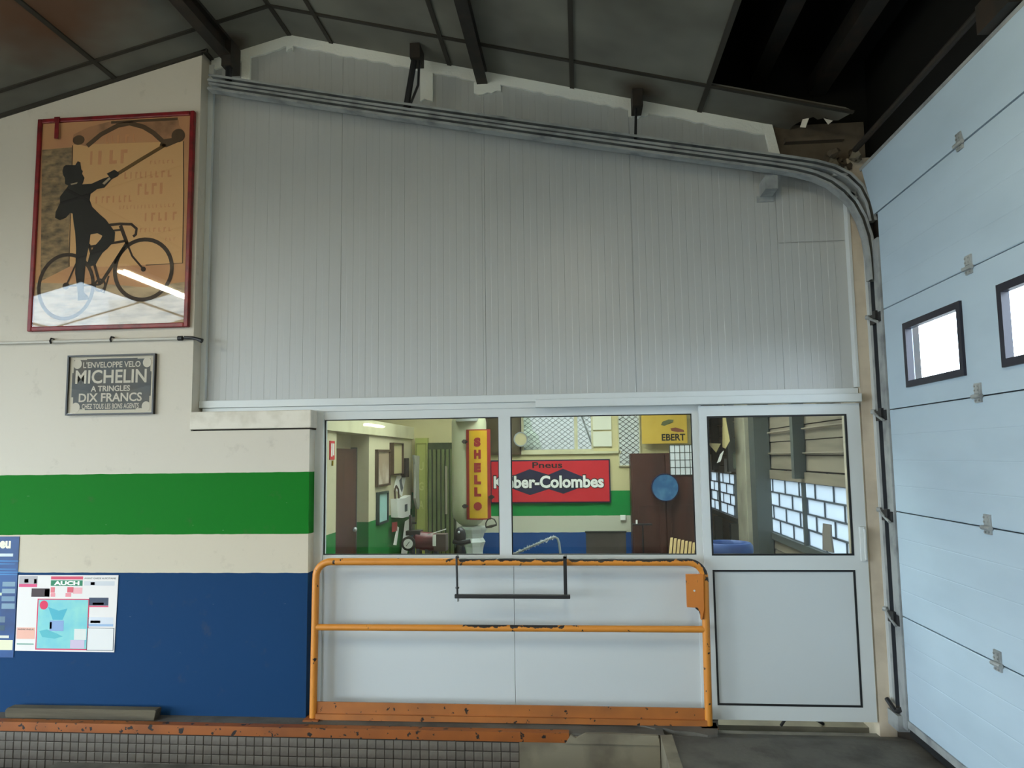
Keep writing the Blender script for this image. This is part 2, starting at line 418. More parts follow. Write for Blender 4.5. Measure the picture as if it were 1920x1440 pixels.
n = 24; top = [(-3.36+2.5*i/n, -.185+rnd.uniform(-.004,.004)+.012*i/n) for i in range(n+1)]
g.pxz(top+[(-.86,-.6),(-3.36,-.6)], -.43, -.318); g.build('pit_ledge', M['concrete'], pit)
k = G(); k.box(-9.2, -.10, -.325, -.318, .0, .045); k.box(-9.2,-.10,-.325,-.265,.045,.056)
struct(k.build('trim_1', M['kerb']), 'rusty orange steel angle edging the pit', 'kerb')

# ---- front left wall with painted stripes
wl = struct(G().pxz([(-9.0,-.1),(-1.808,-.1),(-1.808,1.922),(-2.645,1.922),(-2.645,cz(-2.645)+.05),(-9.0,cz(-9)+.05)], -.13, .12)
            .build('wall_left', M['wall']), 'white plaster wall painted with green and blue bands', 'wall')
G().box(-2.644, -1.793, -.152, .12, 1.932, 2.052).build('lintel', M['plaster'], wl, bevel=.006)
G().box(-2.644, -1.80, -.10, .12, 1.921, 1.933).build('mortar_joint', M['grout'], wl)
struct(G().sweep([(-9.0,cz(-9)-.012),(-2.64,cz(-2.64)-.012)], -.014, .016, -.15, -.128).build('trim_2', M['joint']),
       'dark strip where white wall meets ceiling', 'trim')
g = G(); g.box(-2.642,-2.60,-.15,-.128,cz(-2.62)-.02,cz(-2.62)+.01); g.box(-2.642,-2.612,-.15,.0,cz(-2.62)-.012,cz(-2.62)+.01)
struct(g.build('trim_3', M['joint']), 'short dark strip over the corner of the white wall', 'trim')

# ---- sandwich panel partition
pw = sroot('wall_back', 'pale grey ribbed sandwich panel partition above the windows', 'wall', (0,0,2.12))
def ribbed(x0, x1, z0, ztop, first=True):
    per, dp = .0918, .0013
    xs = [x0+.0003, x0+.002]; ys = [.0025, 0.0]
    x = x0+.04
    while x < x1-.05:
        for dx, y in ((0,0),(.0025,-dp),(.046,-dp),(.0485,0)):
            xs.append(x+dx); ys.append(y)
        x += per
    xs += [x1-.002, x1-.0003]; ys += [0.0, .0025]
    n = len(xs); g = G()
    vs = [(a,b,z0) for a,b in zip(xs,ys)]+[(a,b,ztop(a)) for a,b in zip(xs,ys)]
    vs += [(xs[0],.05,z0),(xs[-1],.05,z0),(xs[0],.05,ztop(xs[0])),(xs[-1],.05,ztop(xs[-1]))]
    fs = [(i,i+1,n+i+1,n+i) for i in range(n-1)]
    b0 = 2*n
    fs += [(b0,b0+2,b0+3,b0+1),(0,n,b0+2,b0),(n-1,b0+1,b0+3,2*n-1)]
    g.add(vs, fs); return g
top = lambda x: cz(x)-.005
for x0, x1 in ((-2.645,-1.646),(-1.646,-.623),(-.623,.388)): ribbed(x0,x1,2.10,top).build('panel', M['panel'], pw)
ribbed(.388,1.35,2.10,top).build('panel', M['panel'], pw)
ribbed(1.35,1.795,2.10,lambda x:3.12).build('panel', M['panel'], pw)
ribbed(1.35,1.795,3.123,lambda x:3.66).build('panel', M['panel'], pw)
# ragged white foam along the roof line
def foam(x0, x1, drop, seed):
    r = random.Random(seed); n = max(4, int(abs(x1-x0)/.05)); g = G()
    tp = [(x0+(x1-x0)*i/n, cz(x0+(x1-x0)*i/n)-.002) for i in range(n+1)]
    bt = [(x, z-drop-r.uniform(-.006,.008)) for x, z in tp]
    for i in range(n): g.pxz([tp[i],tp[i+1],bt[i+1],bt[i]], -.022, -.002)
    return g
f = foam(-2.63,1.34,.078,5)
f.build('foam_seal', M['foam'], pw)
for x0_, x1_, z0_, z1_ in ((-.69,-.50,4.275,4.36),(-1.075,-.985,4.245,4.50),(.385,.52,4.045,4.12),(-2.40,-2.335,4.44,4.66),(-2.065,-2.015,4.685,4.73)):
    r = random.Random(int(x0_*100)); n = 6
    lo = [(x0_+(x1_-x0_)*i/n, z0_+r.uniform(-.012,.016)) for i in range(n+1)]; hi = [(x1_-(x1_-x0_)*i/n, z1_) for i in range(n+1)]
    G().pxz(lo+hi, -.021, -.001).build('foam_seal', M['foam'], pw)
G().pxz([(1.285,cz(1.3)-.0),(1.345,cz(1.345)-.0),(1.40,3.66),(1.335,3.66)], -.024, -.001).build('foam_seal', M['foam'], pw)
G().box(1.35,1.95,.004,.05,3.66,cz(1.35)).build('closing_board', M['brownboard'], pw)
G().box(1.42,1.80,-.05,.004,3.80,3.83).build('batten', M['brownboard'], pw)
struct(G().box(-2.643,-2.606,-.03,.004,2.13,cz(-2.62)-.05).build('trim_4', M['pvc']), 'white strip down the left edge of the panels', 'trim')
struct(G().box(1.786,1.802,-.064,.01,2.14,3.42).build('trim_5', M['pvc']), 'white strip down the right edge of the panels', 'trim')

# ---- header and sliding rail above the windows
hd = sroot('trim_6', 'white aluminium sliding door header under the grey panels', 'header', (0,-.03,2.1))
G().box(-2.64,1.797,-.045,.02,2.085,2.135).build('upper_profile', M['pvc'], hd, bevel=.002)
G().box(-2.62,1.797,-.03,.02,2.045,2.084).build('lower_profile', M['pvc'], hd, bevel=.002)
G().box(-.285,1.797,-.105,-.046,2.043,2.096).build('rail_cover', M['pvc'], hd, bevel=.003)

# ---- fixed window
wn = sroot('window_1', 'white framed two pane window with solid lower panels', 'window', (-.5,0,.05))
fr = G()
fr.box(-1.812,-1.748,-.03,.05,.05,2.045)
fr.box(.741,.800,-.02,.05,.05,2.045)
fr.box(-.541,-.461,-.02,.05,1.0,2.045)
for z0, z1 in ((1.989,2.045),(1.0,1.073),(.05,.11)):
    for x0, x1 in ((-1.748,-.541),(-.541,-.461),(-.461,.741)):
        if x0 == -.541 and z1 > .2: continue
        fr.box(x0,x1,-.02,.05,z0,z1)
fr.build('window_frame', M['pvc'], wn)
G().box(-1.85,-1.813,-.05,.05,.05,2.05).build('jamb_profile', M['pvc'], wn)
for x0, x1 in ((-1.748,-.541),(-.461,.741)):
    G().box(x0,x1,.012,.018,1.073,1.989).build('pane', M['glass'], wn)
    q = G(); q.frame_xz(x0,x1,1.073,1.989,.006,-.004,.011); q.build('gasket', M['gasket'], wn)
G().box(-1.748,-.452,-.008,.03,.11,1.0).build('infill_panel', M['pvcpanel'], wn)
G().box(-.449,.741,-.008,.03,.11,1.0).build('infill_panel', M['pvcpanel'], wn)

# ---- sliding door leaf
dr = sroot('door_1', 'white sliding door with glazed top half and solid lower panel', 'door', (1.28,-.05,.065))
g = G()
g.box(.780,.829,-.065,-.025,.065,2.035); g.box(1.708,1.790,-.065,-.025,.065,2.035)
for z0, z1 in ((1.967,2.035),(.985,1.075),(.065,.152)): g.box(.829,1.708,-.065,-.025,z0,z1)
g.build('door_frame', M['pvc'], dr)
G().box(.829,1.708,-.048,-.042,1.075,1.967).build('pane', M['glass'], dr)
G().box(.829,1.708,-.060,-.030,.152,.985).build('lower_panel', M['pvcpanel'], dr)
g = G(); g.frame_xz(.829,1.708,1.075,1.967,.011,-.067,-.049); g.build('gasket', M['gasket'], dr)
g = G(); g.frame_xz(.829,1.708,.152,.985,.012,-.067,-.061); g.build('gasket', M['gasket'], dr)
g = G(); g.box(1.742,1.774,-.085,-.065,1.04,1.255); g.box(1.762,1.776,-.10,-.085,1.05,1.245)
g.build('handle', M['pvc'], dr, bevel=.004)

# ---- right-hand pillar and wall
wr = sroot('wall_right', 'beige concrete pillar and wall around the sectional garage door', 'wall', (1.9,0,0))
G().box(1.803,2.06,-.060,.30,-.1,3.66).build('pillar', M['concretelight'], wr)
G().box(1.905,2.06,-.35,-.062,-.1,3.45).build('jamb', M['darksteel'], wr)
G().box(1.96,2.2,-10.0,-4.30,-.1,4.0).build('wall_block', M['plaster'], wr)
G().box(2.0,2.2,-10.0,.3,3.42,4.4).build('lintel', M['void'], wr)  # near-black colour stands in for the unlit space over the door
G().box(1.926,2.2,-4.3,-.30,-.2,.085).build('light_stop', M['darksteel'], wr)  # dark block added to stop light leaking under the door

# ---- ceiling
ce = sroot('ceiling', 'sloping grey ceiling boards with dark joint strips and a missing bay', 'ceiling', (-2.04,-2,4.8))
XB = [-9.0,-8.29,-7.04,-5.79,-4.54,-3.29,-2.042,-1.73,-.865,0.0,.865]
YB = [0.0,-.38,-1.6,-2.8,-3.4,-4.6,-5.8,-7.0,-8.2,-10.1]
def ceilpanel(x0, x1, y0, y1, name='ceiling_board', mt='ceil'):
    g = G(); t = .02
    vs = []
    for y in (y0, y1):
        for x in (x0, x1):
            vs += [(x,y,cz(x)),(x,y,cz(x)+t)]
    g.add(vs, [(0,2,6,4),(1,5,7,3),(0,1,3,2),(4,6,7,5),(0,4,5,1),(2,3,7,6)])
    return g.build(name, M[mt], ce)
for i in range(len(XB)-1):
    for j in range(len(YB)-1):
        y0 = YB[j] if j else .12
        sky = -8.3 < XB[i] < -4.6 and -5.9 < YB[j+1] < (-4.0 if XB[i] < -6 else -5.0)
        ceilpanel(XB[i]+.001, XB[i+1]-.001, YB[j+1]+.001, y0-.001, *(('skylight_sheet','skylight') if sky else ()))
# torn strip beside the missing bay
g = G(); r = random.Random(11)
edge = [(1.70,-.38),(1.74,-.36),(1.70,-.24),(1.66,-.22),(1.62,-.245),(1.585,-.20),(1.55,-.225),(1.52,-.17),(1.49,-.12),(1.47,-.06),(1.46,.1)]
poly = [(.866,.1),(.866,-.38)]+edge
n = len(poly)
g.add([(x,y,cz(x)) for x,y in poly]+[(x,y,cz(x)+.02) for x,y in poly], [tuple(range(n)),tuple(range(2*n-1,n-1,-1))]+[(i,(i+1)%n,(i+1)%n+n,i+n) for i in range(n)])
g.build('torn_board', M['ceil'], ce)
g = G(); g.add([(1.50,-.17,cz(1.5)),(1.53,-.20,cz(1.53)),(1.515,-.17,cz(1.53)-.05),(1.49,-.14,cz(1.5)-.04)], [(0,1,2,3)])
sflap0 = g; sf = sflap0.build('torn_flap', M['plaster'], ce); sf.modifiers.new('thick','SOLIDIFY').thickness = .005; g = G()
g.add([(1.61,-.235,cz(1.61)),(1.67,-.225,cz(1.67)),(1.645,-.21,cz(1.65)-.022)], [(0,1,2)])
sflap = g.build('torn_flap', M['plaster'], ce); sm = sflap.modifiers.new('thick','SOLIDIFY'); sm.thickness = .006
def strip_y(x, y0, y1, wd=.030):
    g = G(); s = .256*(-1 if x > -2.042 else 1)
    vs = []
    for y in (y0,y1):
        for dx in (-wd/2, wd/2):
            z = cz(x) if abs(x+2.042) < .01 else cz(x)+s*dx
            vs += [(x+dx,y,z-.010),(x+dx,y,z+.002)]
    g.add(vs, [(0,2,6,4),(1,5,7,3),(0,1,3,2),(4,6,7,5),(0,4,5,1),(2,3,7,6)])
    g.build('joint_strip', M['joint'], ce)
for x in XB[1:]: strip_y(x, -10.0, -.02 if x > -2.6 else -.15)
for y in YB[1:-1]:
    g = G(); g.sweep([(-9.0,cz(-9)-.004),(-2.042,cz(-2.042)-.004)], -.006, .006, y-.015, y+.015)
    g.build('joint_strip', M['joint'], ce)
    g = G(); g.sweep([(-2.042,cz(-2.042)-.004),(.88 if y < -.5 else 1.745,cz(.88 if y < -.5 else 1.745)-.004)], -.006, .006, y-.015, y+.015)
    g.build('joint_strip', M['joint'], ce)
# steel beams hugging the ceiling
def beam(x, y1, y0, wd, hh):
    g = G(); z = cz(x)
    g.box(x-wd/2,x+wd/2,y0,y1,z-hh,z-hh+.012); g.box(x-.008,x+.008,y0,y1,z-hh+.012,z-.012); g.box(x-wd/2,x+wd/2,y0,y1,z-.012,z+.01)
    return g.build('beam', M['darksteel'], ce)
beam(-2.45,-.05,-10.0,.085,.12); beam(-.63,.0,-10.0,.075,.10)
# roof deck, purlins and door shaft seen through the missing bay
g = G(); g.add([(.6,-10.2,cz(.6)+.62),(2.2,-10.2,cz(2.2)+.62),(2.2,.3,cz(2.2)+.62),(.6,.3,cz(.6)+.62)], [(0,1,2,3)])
g.box(.55,.6,-10.2,.3,cz(.55)+.025,cz(.6)+.63); g.box(.6,2.2,.06,.3,3.66,4.8); g.build('roof_deck', M['void'], ce)  # side closures added to keep light out of the roof void
for x in (1.22, 1.62):
    G().box(x,x+.11,-10.0,.05,cz(x)+.30,cz(x)+.42).build('purlin', M['darksteel'], ce)
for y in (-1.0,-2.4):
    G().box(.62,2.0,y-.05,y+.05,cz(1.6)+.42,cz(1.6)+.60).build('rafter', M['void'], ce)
# rest of the garage shell behind the camera
bk = sroot('wall_behind', 'rear garage wall with a wide open doorway', 'wall', (0,-9,0))
G().box(-9.2,-8.8,-9.25,-9.0,-.1,4.9).build('wall_block', M['plaster'], bk)
G().box(-5.2,2.2,-9.25,-9.0,-.1,4.9).build('wall_block', M['plaster'], bk)
G().box(-8.8,-5.2,-9.25,-9.0,2.65,4.95).build('wall_block', M['plaster'], bk)
lw = sroot('wall_far_left', 'far left garage wall with a row of windows', 'wall', (-9,-5,0))
G().box(-9.2,-9.0,-10.0,-8.3,-.1,3.2).build('wall_block', M['plaster'], lw)
G().box(-9.2,-9.0,-1.5,.12,-.1,3.2).build('wall_block', M['plaster'], lw)
G().box(-9.2,-9.0,-8.3,-1.5,-.1,.1).build('wall_block', M['plaster'], lw)
G().box(-9.2,-9.0,-8.3,-1.5,2.6,3.2).build('wall_block', M['plaster'], lw)
for y in (-6.9,-5.2,-3.4): G().box(-9.12,-9.05,y-.04,y+.04,.1,2.6).build('mullion', M['darksteel'], lw)

# ---- sectional garage door
gd = sroot('door_2', 'white sectional garage door with small square windows', 'garage door', (1.9,-2.3,.155))
ZS = [.155,.753,1.365,1.976,2.592,3.208]
Y0, Y1 = -4.28, -.312
wins = [(-1.232,-.59),(-2.203,-1.561),(-3.174,-2.532)]
def section(z0, z1, holes=()):
    g = G(); x0, x1 = 1.878, 1.918; z0 += .003; z1 -= .003
    if not holes:
        # shallow pressed lines along the section
        zs = [z0]; 
        poly = [(x1,z0),(x0+.004,z0),(x0,z0+.004)]
        for k in (1,2,3):
            zc = z0+(z1-z0)*k/4; poly += [(x0,zc-.004),(x0+.0012,zc),(x0,zc+.004)]
        poly += [(x0,z1-.004),(x0+.004,z1),(x1,z1)]
        n = len(poly)
        g.add([(x,Y0,z) for x,z in poly]+[(x,Y1,z) for x,z in poly],
              [tuple(range(n)),tuple(range(2*n-1,n-1,-1))]+[(i,(i+1)%n,(i+1)%n+n,i+n) for i in range(n)])
    else:
        w0, w1 = 2.087, 2.452
        g.box(x0,x1,Y0,Y1,z0,w0); g.box(x0,x1,Y0,Y1,w1,z1)
        ys = [Y0]+[v for h in sorted(holes) for v in h]+[Y1]
        for a, b in zip(ys[::2], ys[1::2]): g.box(x0,x1,a,b,w0,w1)
    return g.build('door_section', M['gdoor'], gd)
secs = []
for i in range(5):
    s = section(ZS[i], ZS[i+1], wins if i == 3 else ()); secs.append(s)
    if i == 3:
        for a, b in wins:
            q = G(); q.frame_yz(a-.002,b+.002,2.085,2.454,.036,1.864,1.900); q.build('window_frame', M['gframe'], s)
            G().box(1.902,1.906,a,b,2.087,2.452).build('pane', M['gpane'], s)
# top section leans inwards onto the curved track
g = G()
g.pxz([(1.880,3.214),(1.920,3.214),(1.862,3.515),(1.822,3.505)], Y0, -.25); secs.append(g.build('door_section', M['gdoor'], gd))
g = G(); g.pxz([(1.822,3.506),(1.862,3.516),(1.858,3.535),(1.818,3.525)], Y0, -.22); g.build('top_profile', M['galv'], gd)
g = G(); g.box(1.872,1.922,Y0,-.305,.118,.158); g.build('bottom_profile', M['galv'], gd)
g = G(); g.pxz([(1.885,.118),(1.918,.118),(1.924,.07),(1.905,.05),(1.884,.07)], Y0, -.30); g.build('rubber_seal', M['gasket'], gd)
for z in ZS[1:]: G().box(1.895,1.915,Y0,Y1+.0,z-.0029,z+.0029).build('seam_seal', M['gasket'], gd)
def hinge(y, z, par, lean=0):
    g = G()
    g.box(1.870,1.879,y-.028,y+.028,z-.030,z+.062); g.box(1.866,1.872,y-.020,y+.02,z+.015,z+.055)
    g.tube([(1.866,y-.038,z),(1.866,y+.038,z)], .011, 8)
    for dz in (.048,.028,-.02):
        g.tube([(1.862,y-.014,z+dz),(1.871,y-.014,z+dz)], .005, 6); g.tube([(1.862,y+.014,z+dz),(1.871,y+.014,z+dz)], .005, 6)
    return g.build('hinge', M['galv'], par)
for i in range(5):
    for y in (-1.33,-2.9): hinge(y, ZS[i+1] if i < 5 else 3.21, secs[i])

# ================================================================== THINGS IN THE GARAGE
# ---- door track
tk = thing('door_track', 'galvanised double garage door track curving down the pillar', 'door track', (1.7,-.2,.05))
main = [(-2.54,4.335),(-1.4,4.096),(-.26,3.866),(.6,3.697),(1.27,3.568)]
low = main+[(1.42,3.535),(1.54,3.497),(1.64,3.444),(1.715,3.378),(1.775,3.30),(1.82,3.20),(1.85,3.08),(1.862,2.95),(1.866,2.80)]
upp = [(x,z+.062) for x,z in main]+[(1.42,3.60),(1.55,3.572),(1.66,3.535),(1.75,3.48),(1.82,3.40),(1.862,3.30),(1.88,3.18)]
def channel(path, h, parent, name, y0=-.235, y1=-.165):
    g = G(); g.sweep(path, -h/2, h/2, y1-.004, y1)
    g.sweep(path, h/2-.004, h/2, y0, y1); g.sweep(path, -h/2, -h/2+.004, y0, y1)
    g.sweep(path, h/2-.016, h/2-.004, y0, y0+.004); g.sweep(path, -h/2+.004, -h/2+.016, y0, y0+.004)
    return g.build(name, M['galv'], parent)
channel(low, .050, tk, 'lower_rail'); channel(upp, .050, tk, 'upper_rail')
g = G(); g.sweep([(1.30,3.60),(1.48,3.555),(1.62,3.50),(1.72,3.43),(1.80,3.34)], -.01,.012,-.20,-.168); g.build('stiffener', M['galv'], tk)
G().box(1.745,1.80,-.20,-.16,3.36,3.385).build('joint_plate', M['galv'], tk)
G().box(1.66,1.75,-.215,-.17,3.49,3.505).build('joint_plate', M['galv'], tk)
G().pxz([(1.868,2.96),(1.905,2.96),(1.905,3.43),(1.87,3.38),(1.862,3.2)], -.162,-.156).build('corner_plate', M['blacksteel'], tk)
# vertical part against the door jamb
G().box(1.886,1.905,-.118,-.062,.19,3.05).build('wall_angle', M['galv'], tk)
G().box(1.872,1.905,-.071,-.063,.19,3.02).build('angle_lip', M['pvc'], tk)
g = G(); g.box(1.900,1.905,-.215,-.119,.19,3.0); g.box(1.878,1.90,-.135,-.130,.19,3.0); g.build('groove', M['galvshade'], tk)
G().box(1.868,1.905,-.305,-.218,.10,3.05).build('vertical_rail', M['galv'], tk)
for z in (2.575,1.965,1.35,.74):
    q = G(); q.box(1.862,1.905,-.29,-.13,z-.05,z+.012); q.box(1.85,1.866,-.25,-.21,z-.025,z+.025)
    rb = q.build('bracket', M['blacksteel'], tk)
    q = G(); q.tube([(1.875,-.085,z+.01),(1.857,-.16,z-.015),(1.853,-.27,z-.05)], .009, 8); q.tube([(1.875,-.09,z+.01),(1.86,-.075,z+.012)], .015, 8)
    q.build('roller_arm', M['galv'], rb)
q = G(); q.box(1.84,1.905,-.25,-.10,.075,.165); q.build('foot_plate', M['galv'], tk)
q = G(); q.tube([(1.845,-.085,.215),(1.855,-.13,.185),(1.86,-.18,.165),(1.865,-.24,.20)], .014, 8); q.build('roller_arm', M['blacksteel'], tk)
def hanger(x, zt, ypos, dx, wd, twin):
    zb = 4.40-.208*(x+2.54)
    q = G(); q.tube([(x,ypos,zt),(x-dx,-.20,zb-.02)], wd, 8)
    if twin: q.tube([(x+.03,ypos,zt),(x+.02,ypos,(zt+zb)/2-.03),(x-dx+.02,-.20,zb)], .009, 6)
    h = q.build('hanger', M['blacksteel'], tk)
    q = G(); q.box(x-.028,x+.04,ypos-.05,ypos+.10,zt-.06,cz(x)-.01); q.build('hanger_foot', M['darksteel'], h)
hanger(-1.07,4.50,-.20,.07,.022,True)
hanger(.43,4.10,-.14,.02,.009,False)
hanger(-2.44,4.56,-.14,-.03,.020,True)
q = G(); q.box(1.245,1.325,-.165,-.004,3.44,3.53); q.box(1.225,1.335,-.012,-.003,3.405,3.445); q.build('wall_bracket', M['galv'], tk)

q = G(); q.box(1.77,1.84,-1.98,-1.74,3.53,3.66); q.tube([(1.79,-4.2,3.64),(1.79,-.25,3.64)], .018, 8); q.build('spring_shaft', M['darksteel'], tk)
r = random.Random(21)
for i in range(9):
    q = G(); c = Vector((1.74+r.uniform(-.06,.12), -.10+r.uniform(-.05,.05), 3.63+r.uniform(-.05,.06)))
    q.sphere(c, r.uniform(.025,.045), 5, 4, .7); q.v = [tuple(Vector(p)+Vector((r.uniform(-1,1),r.uniform(-1,1),r.uniform(-1,1)))*.011) for p in q.v]
    q.build('broken_masonry', M['brownboard'] if i % 3 else M['render'], wr)

# ---- big framed bicycle poster
ps = thing('framed_poster', 'large red framed vintage poster of a dark cyclist with a pole', 'poster', (-3.26,-.13,2.64))
q = G(); q.frame_xz(-3.855,-2.672,2.64,4.195,.032,-.165,-.131); q.build('frame', M['red'], ps, bevel=.006)
pmat = mat('aged_poster_paper', rgb(214,164,112), .8, col2=rgb(196,140,104), scale=1.6, amount=.7)
paper = G().box(-3.83,-2.69,-.150,-.140,2.66,4.17).build('paper', pmat, ps)
ink = mat('black_ink', rgb(36,34,32), .8); brown = mat('brown_ink', rgb(92,72,50), .8)
palesheet = mat('pale_sheet_ink', rgb(226,180,124), .8); stone = mat('stone_wall_ink', rgb(176,148,108), .8, col2=rgb(96,84,66), scale=15, amount=.9, stretch=(1,1,2))
ground = mat('ground_ink', rgb(200,176,140), .8, col2=rgb(150,132,104), scale=9, stretch=(.6,1,3)); redink = mat('faint_red_ink', rgb(214,156,108), .8)
q = G(); q.pxz([(-3.585,3.994),(-2.752,3.976),(-2.730,3.093),(-3.30,3.088),(-3.585,3.10)], -.1508,-.150); q.build('printed_sheet', palesheet, paper)
q = G(); q.pxz([(-3.818,3.967),(-3.591,3.975),(-3.580,3.483),(-3.584,3.310),(-3.564,3.099),(-3.78,3.00)], -.1512,-.1508); q.build('printed_stones', stone, paper)
q = G(); q.pxz([(-3.815,2.99),(-3.262,2.960),(-3.0,2.93),(-2.705,2.96),(-2.704,2.675),(-3.815,2.675)], -.1512,-.150); q.build('printed_ground', ground, paper)
scroll = [(-3.587,4.038),(-3.582,4.070),(-3.468,4.121),(-3.314,4.151),(-3.160,4.155),(-2.795,4.141),(-2.788,4.097),(-2.748,4.044),(-2.759,3.995),(-2.809,3.972),(-2.898,3.989),(-2.977,4.063),(-3.081,4.119),(-3.184,4.131),(-3.286,4.098),(-3.374,4.052),(-3.474,3.975),(-3.526,3.990)]
q = G(); q.pxz(scroll, -.1516,-.1512); q.build('printed_scroll', mat('scroll_ink', rgb(186,136,98), .8, col2=rgb(120,92,66), scale=7), paper)
q = G(); q.stroke([(-3.474,3.979),(-3.374,4.059),(-3.248,4.119),(-3.159,4.132),(-3.055,4.099),(-2.977,4.050),(-2.911,3.988)], .034, -.152,-.1516)
q.disc(-3.541,4.026,.045,.036,-.152,-.1516); q.disc(-2.792,4.02,.05,.05,-.152,-.1516)
q.stroke([(-3.30,4.145),(-2.80,4.145)], .02, -.152,-.1516); q.build('printed_shading', brown, paper)
q = G(); q.stroke([(-2.752,3.976),(-2.738,3.6),(-2.730,3.093),(-3.0,3.088)], .007,-.152,-.1516); q.build('printed_outline', brown, paper)
q = G(); q.stroke([(-3.585,3.99),(-3.578,3.5),(-3.57,3.1)], .007,-.152,-.1516); q.build('printed_outline', brown, paper)
bars = [(-3.335,-3.102,3.987,4.050),(-3.447,-3.134,3.836,3.938),(-2.995,-2.791,3.820,3.845),(-3.183,-2.813,3.720,3.768),(-3.08,-2.859,3.598,3.680),(-3.393,-3.10,3.551,3.600),(-3.211,-2.780,3.50,3.525),(-3.019,-2.777,3.404,3.464),(-3.052,-2.787,3.325,3.355),(-2.861,-2.773,3.258,3.279)]
q = G(); rr = random.Random(4)
for x0,x1,z0,z1 in bars:
    x = x0
    while x < x1-.02:
        wdt = min((z1-z0)*rr.uniform(.35,.75), x1-x); q.box(x, x+wdt*.34, -.152,-.1516, z0, z1)
        if rr.random() < .8: q.box(x+wdt*.34, x+wdt*.8, -.152,-.1516, *((z0,z0+(z1-z0)*.25) if rr.random() < .5 else (z1-(z1-z0)*.25,z1)))
        x += wdt+.016
q.build('faded_print', redink, paper)['kind'] = 'stuff'
man = [(-3.653,3.801),(-3.646,3.832),(-3.630,3.844),(-3.558,3.840),(-3.540,3.868),(-3.520,3.860),(-3.511,3.806),(-3.498,3.793),(-3.503,3.774),(-3.483,3.742),(-3.494,3.705),(-3.500,3.695),(-3.429,3.696),(-3.347,3.729),(-3.296,3.743),(-3.317,3.765),(-3.260,3.792),(-3.221,3.767),(-3.232,3.743),(-3.276,3.723),(-3.295,3.702),(-3.331,3.662),(-3.382,3.656),(-3.432,3.621),(-3.436,3.577),(-3.415,3.526),(-3.361,3.474),(-3.308,3.428),(-3.268,3.377),(-3.235,3.333),(-3.238,3.271),(-3.287,3.218),(-3.323,3.188),(-3.353,3.140),(-3.371,3.104),(-3.408,3.093),(-3.434,3.113),(-3.418,3.180),(-3.395,3.228),(-3.341,3.288),(-3.329,3.312),(-3.368,3.332),(-3.419,3.325),(-3.426,3.254),(-3.443,3.156),(-3.450,3.046),(-3.451,2.912),(-3.417,2.880),(-3.413,2.856),(-3.492,2.852),(-3.495,2.913),(-3.521,3.048),(-3.522,3.221),(-3.535,3.345),(-3.551,3.420),(-3.560,3.483),(-3.580,3.490),(-3.611,3.454),(-3.655,3.439),(-3.692,3.457),(-3.690,3.501),(-3.661,3.562),(-3.663,3.612),(-3.615,3.673),(-3.603,3.691),(-3.629,3.705),(-3.631,3.749),(-3.645,3.769)]
q = G(); q.pxz(man, -.1528,-.152); q.build('printed_figure', ink, paper)
q = G(); q.ring(-3.586,2.955,.216,.243,.026,-.1524,-.152); q.ring(-3.016,3.058,.224,.229,.028,-.1524,-.152)
for p, wd in (([(-3.428,3.254),(-3.332,2.956)],.02),([(-3.143,3.255),(-3.327,2.968)],.024),([(-3.586,2.959),(-3.339,2.960)],.014),([(-3.586,2.959),(-3.489,3.182)],.012),([(-3.427,3.235),(-3.156,3.268)],.018),([(-3.198,3.381),(-3.143,3.249)],.026),([(-3.143,3.249),(-3.101,3.156),(-3.016,3.061)],.014),([(-3.281,3.388),(-3.205,3.393),(-3.116,3.387),(-3.077,3.353),(-3.081,3.312),(-3.100,3.297)],.020),([(-3.267,3.346),(-3.185,3.349)],.014),([(-3.36,2.93),(-3.30,2.90),(-3.27,3.02)],.012)):
    q.stroke(p, wd, -.1524,-.152)
q.ring(-3.332,2.956,.044,.048,.014,-.1526,-.152); q.disc(-3.586,2.959,.025,.025,-.1526,-.152); q.disc(-3.016,3.06,.018,.018,-.1526,-.152)
q.build('printed_bicycle', mat('dark_brown_ink', rgb(62,48,38), .8), paper)
q = G(); q.stroke([(-3.233,3.761),(-3.06,3.86),(-2.884,3.957)], .026, -.1526,-.152); q.build('printed_pole', mat('olive_ink', rgb(112,84,40), .8), paper)
q = G(); q.pxz([(-2.929,3.953),(-2.911,3.996),(-2.797,4.009),(-2.790,3.971),(-2.877,3.938)], -.1526,-.152); q.build('printed_brush', brown, paper)
q = G(); q.pxz([(-3.346,3.695),(-3.296,3.739),(-3.285,3.726),(-3.330,3.685)], -.1532,-.1528); q.build('printed_cuff', mat('cuff_ink', rgb(190,170,140), .8), paper)
q = G(); q.pxz([(-3.588,3.703),(-3.533,3.713),(-3.539,3.701),(-3.580,3.694)], -.1532,-.1528); q.build('printed_collar', mat('collar_ink', rgb(190,170,140), .8), paper)
G().box(-3.825,-2.70,-.1585,-.1555,2.67,4.165).build('glazing', M['pglass'], ps)
q = G(); q.box(-3.722,-3.682,-.172,-.165,4.16,4.20); q.pxz([(-3.716,4.17),(-3.688,4.17),(-3.684,4.035),(-3.716,4.04)], -.170,-.166); q.build('hanging_strap', M['red'], ps)

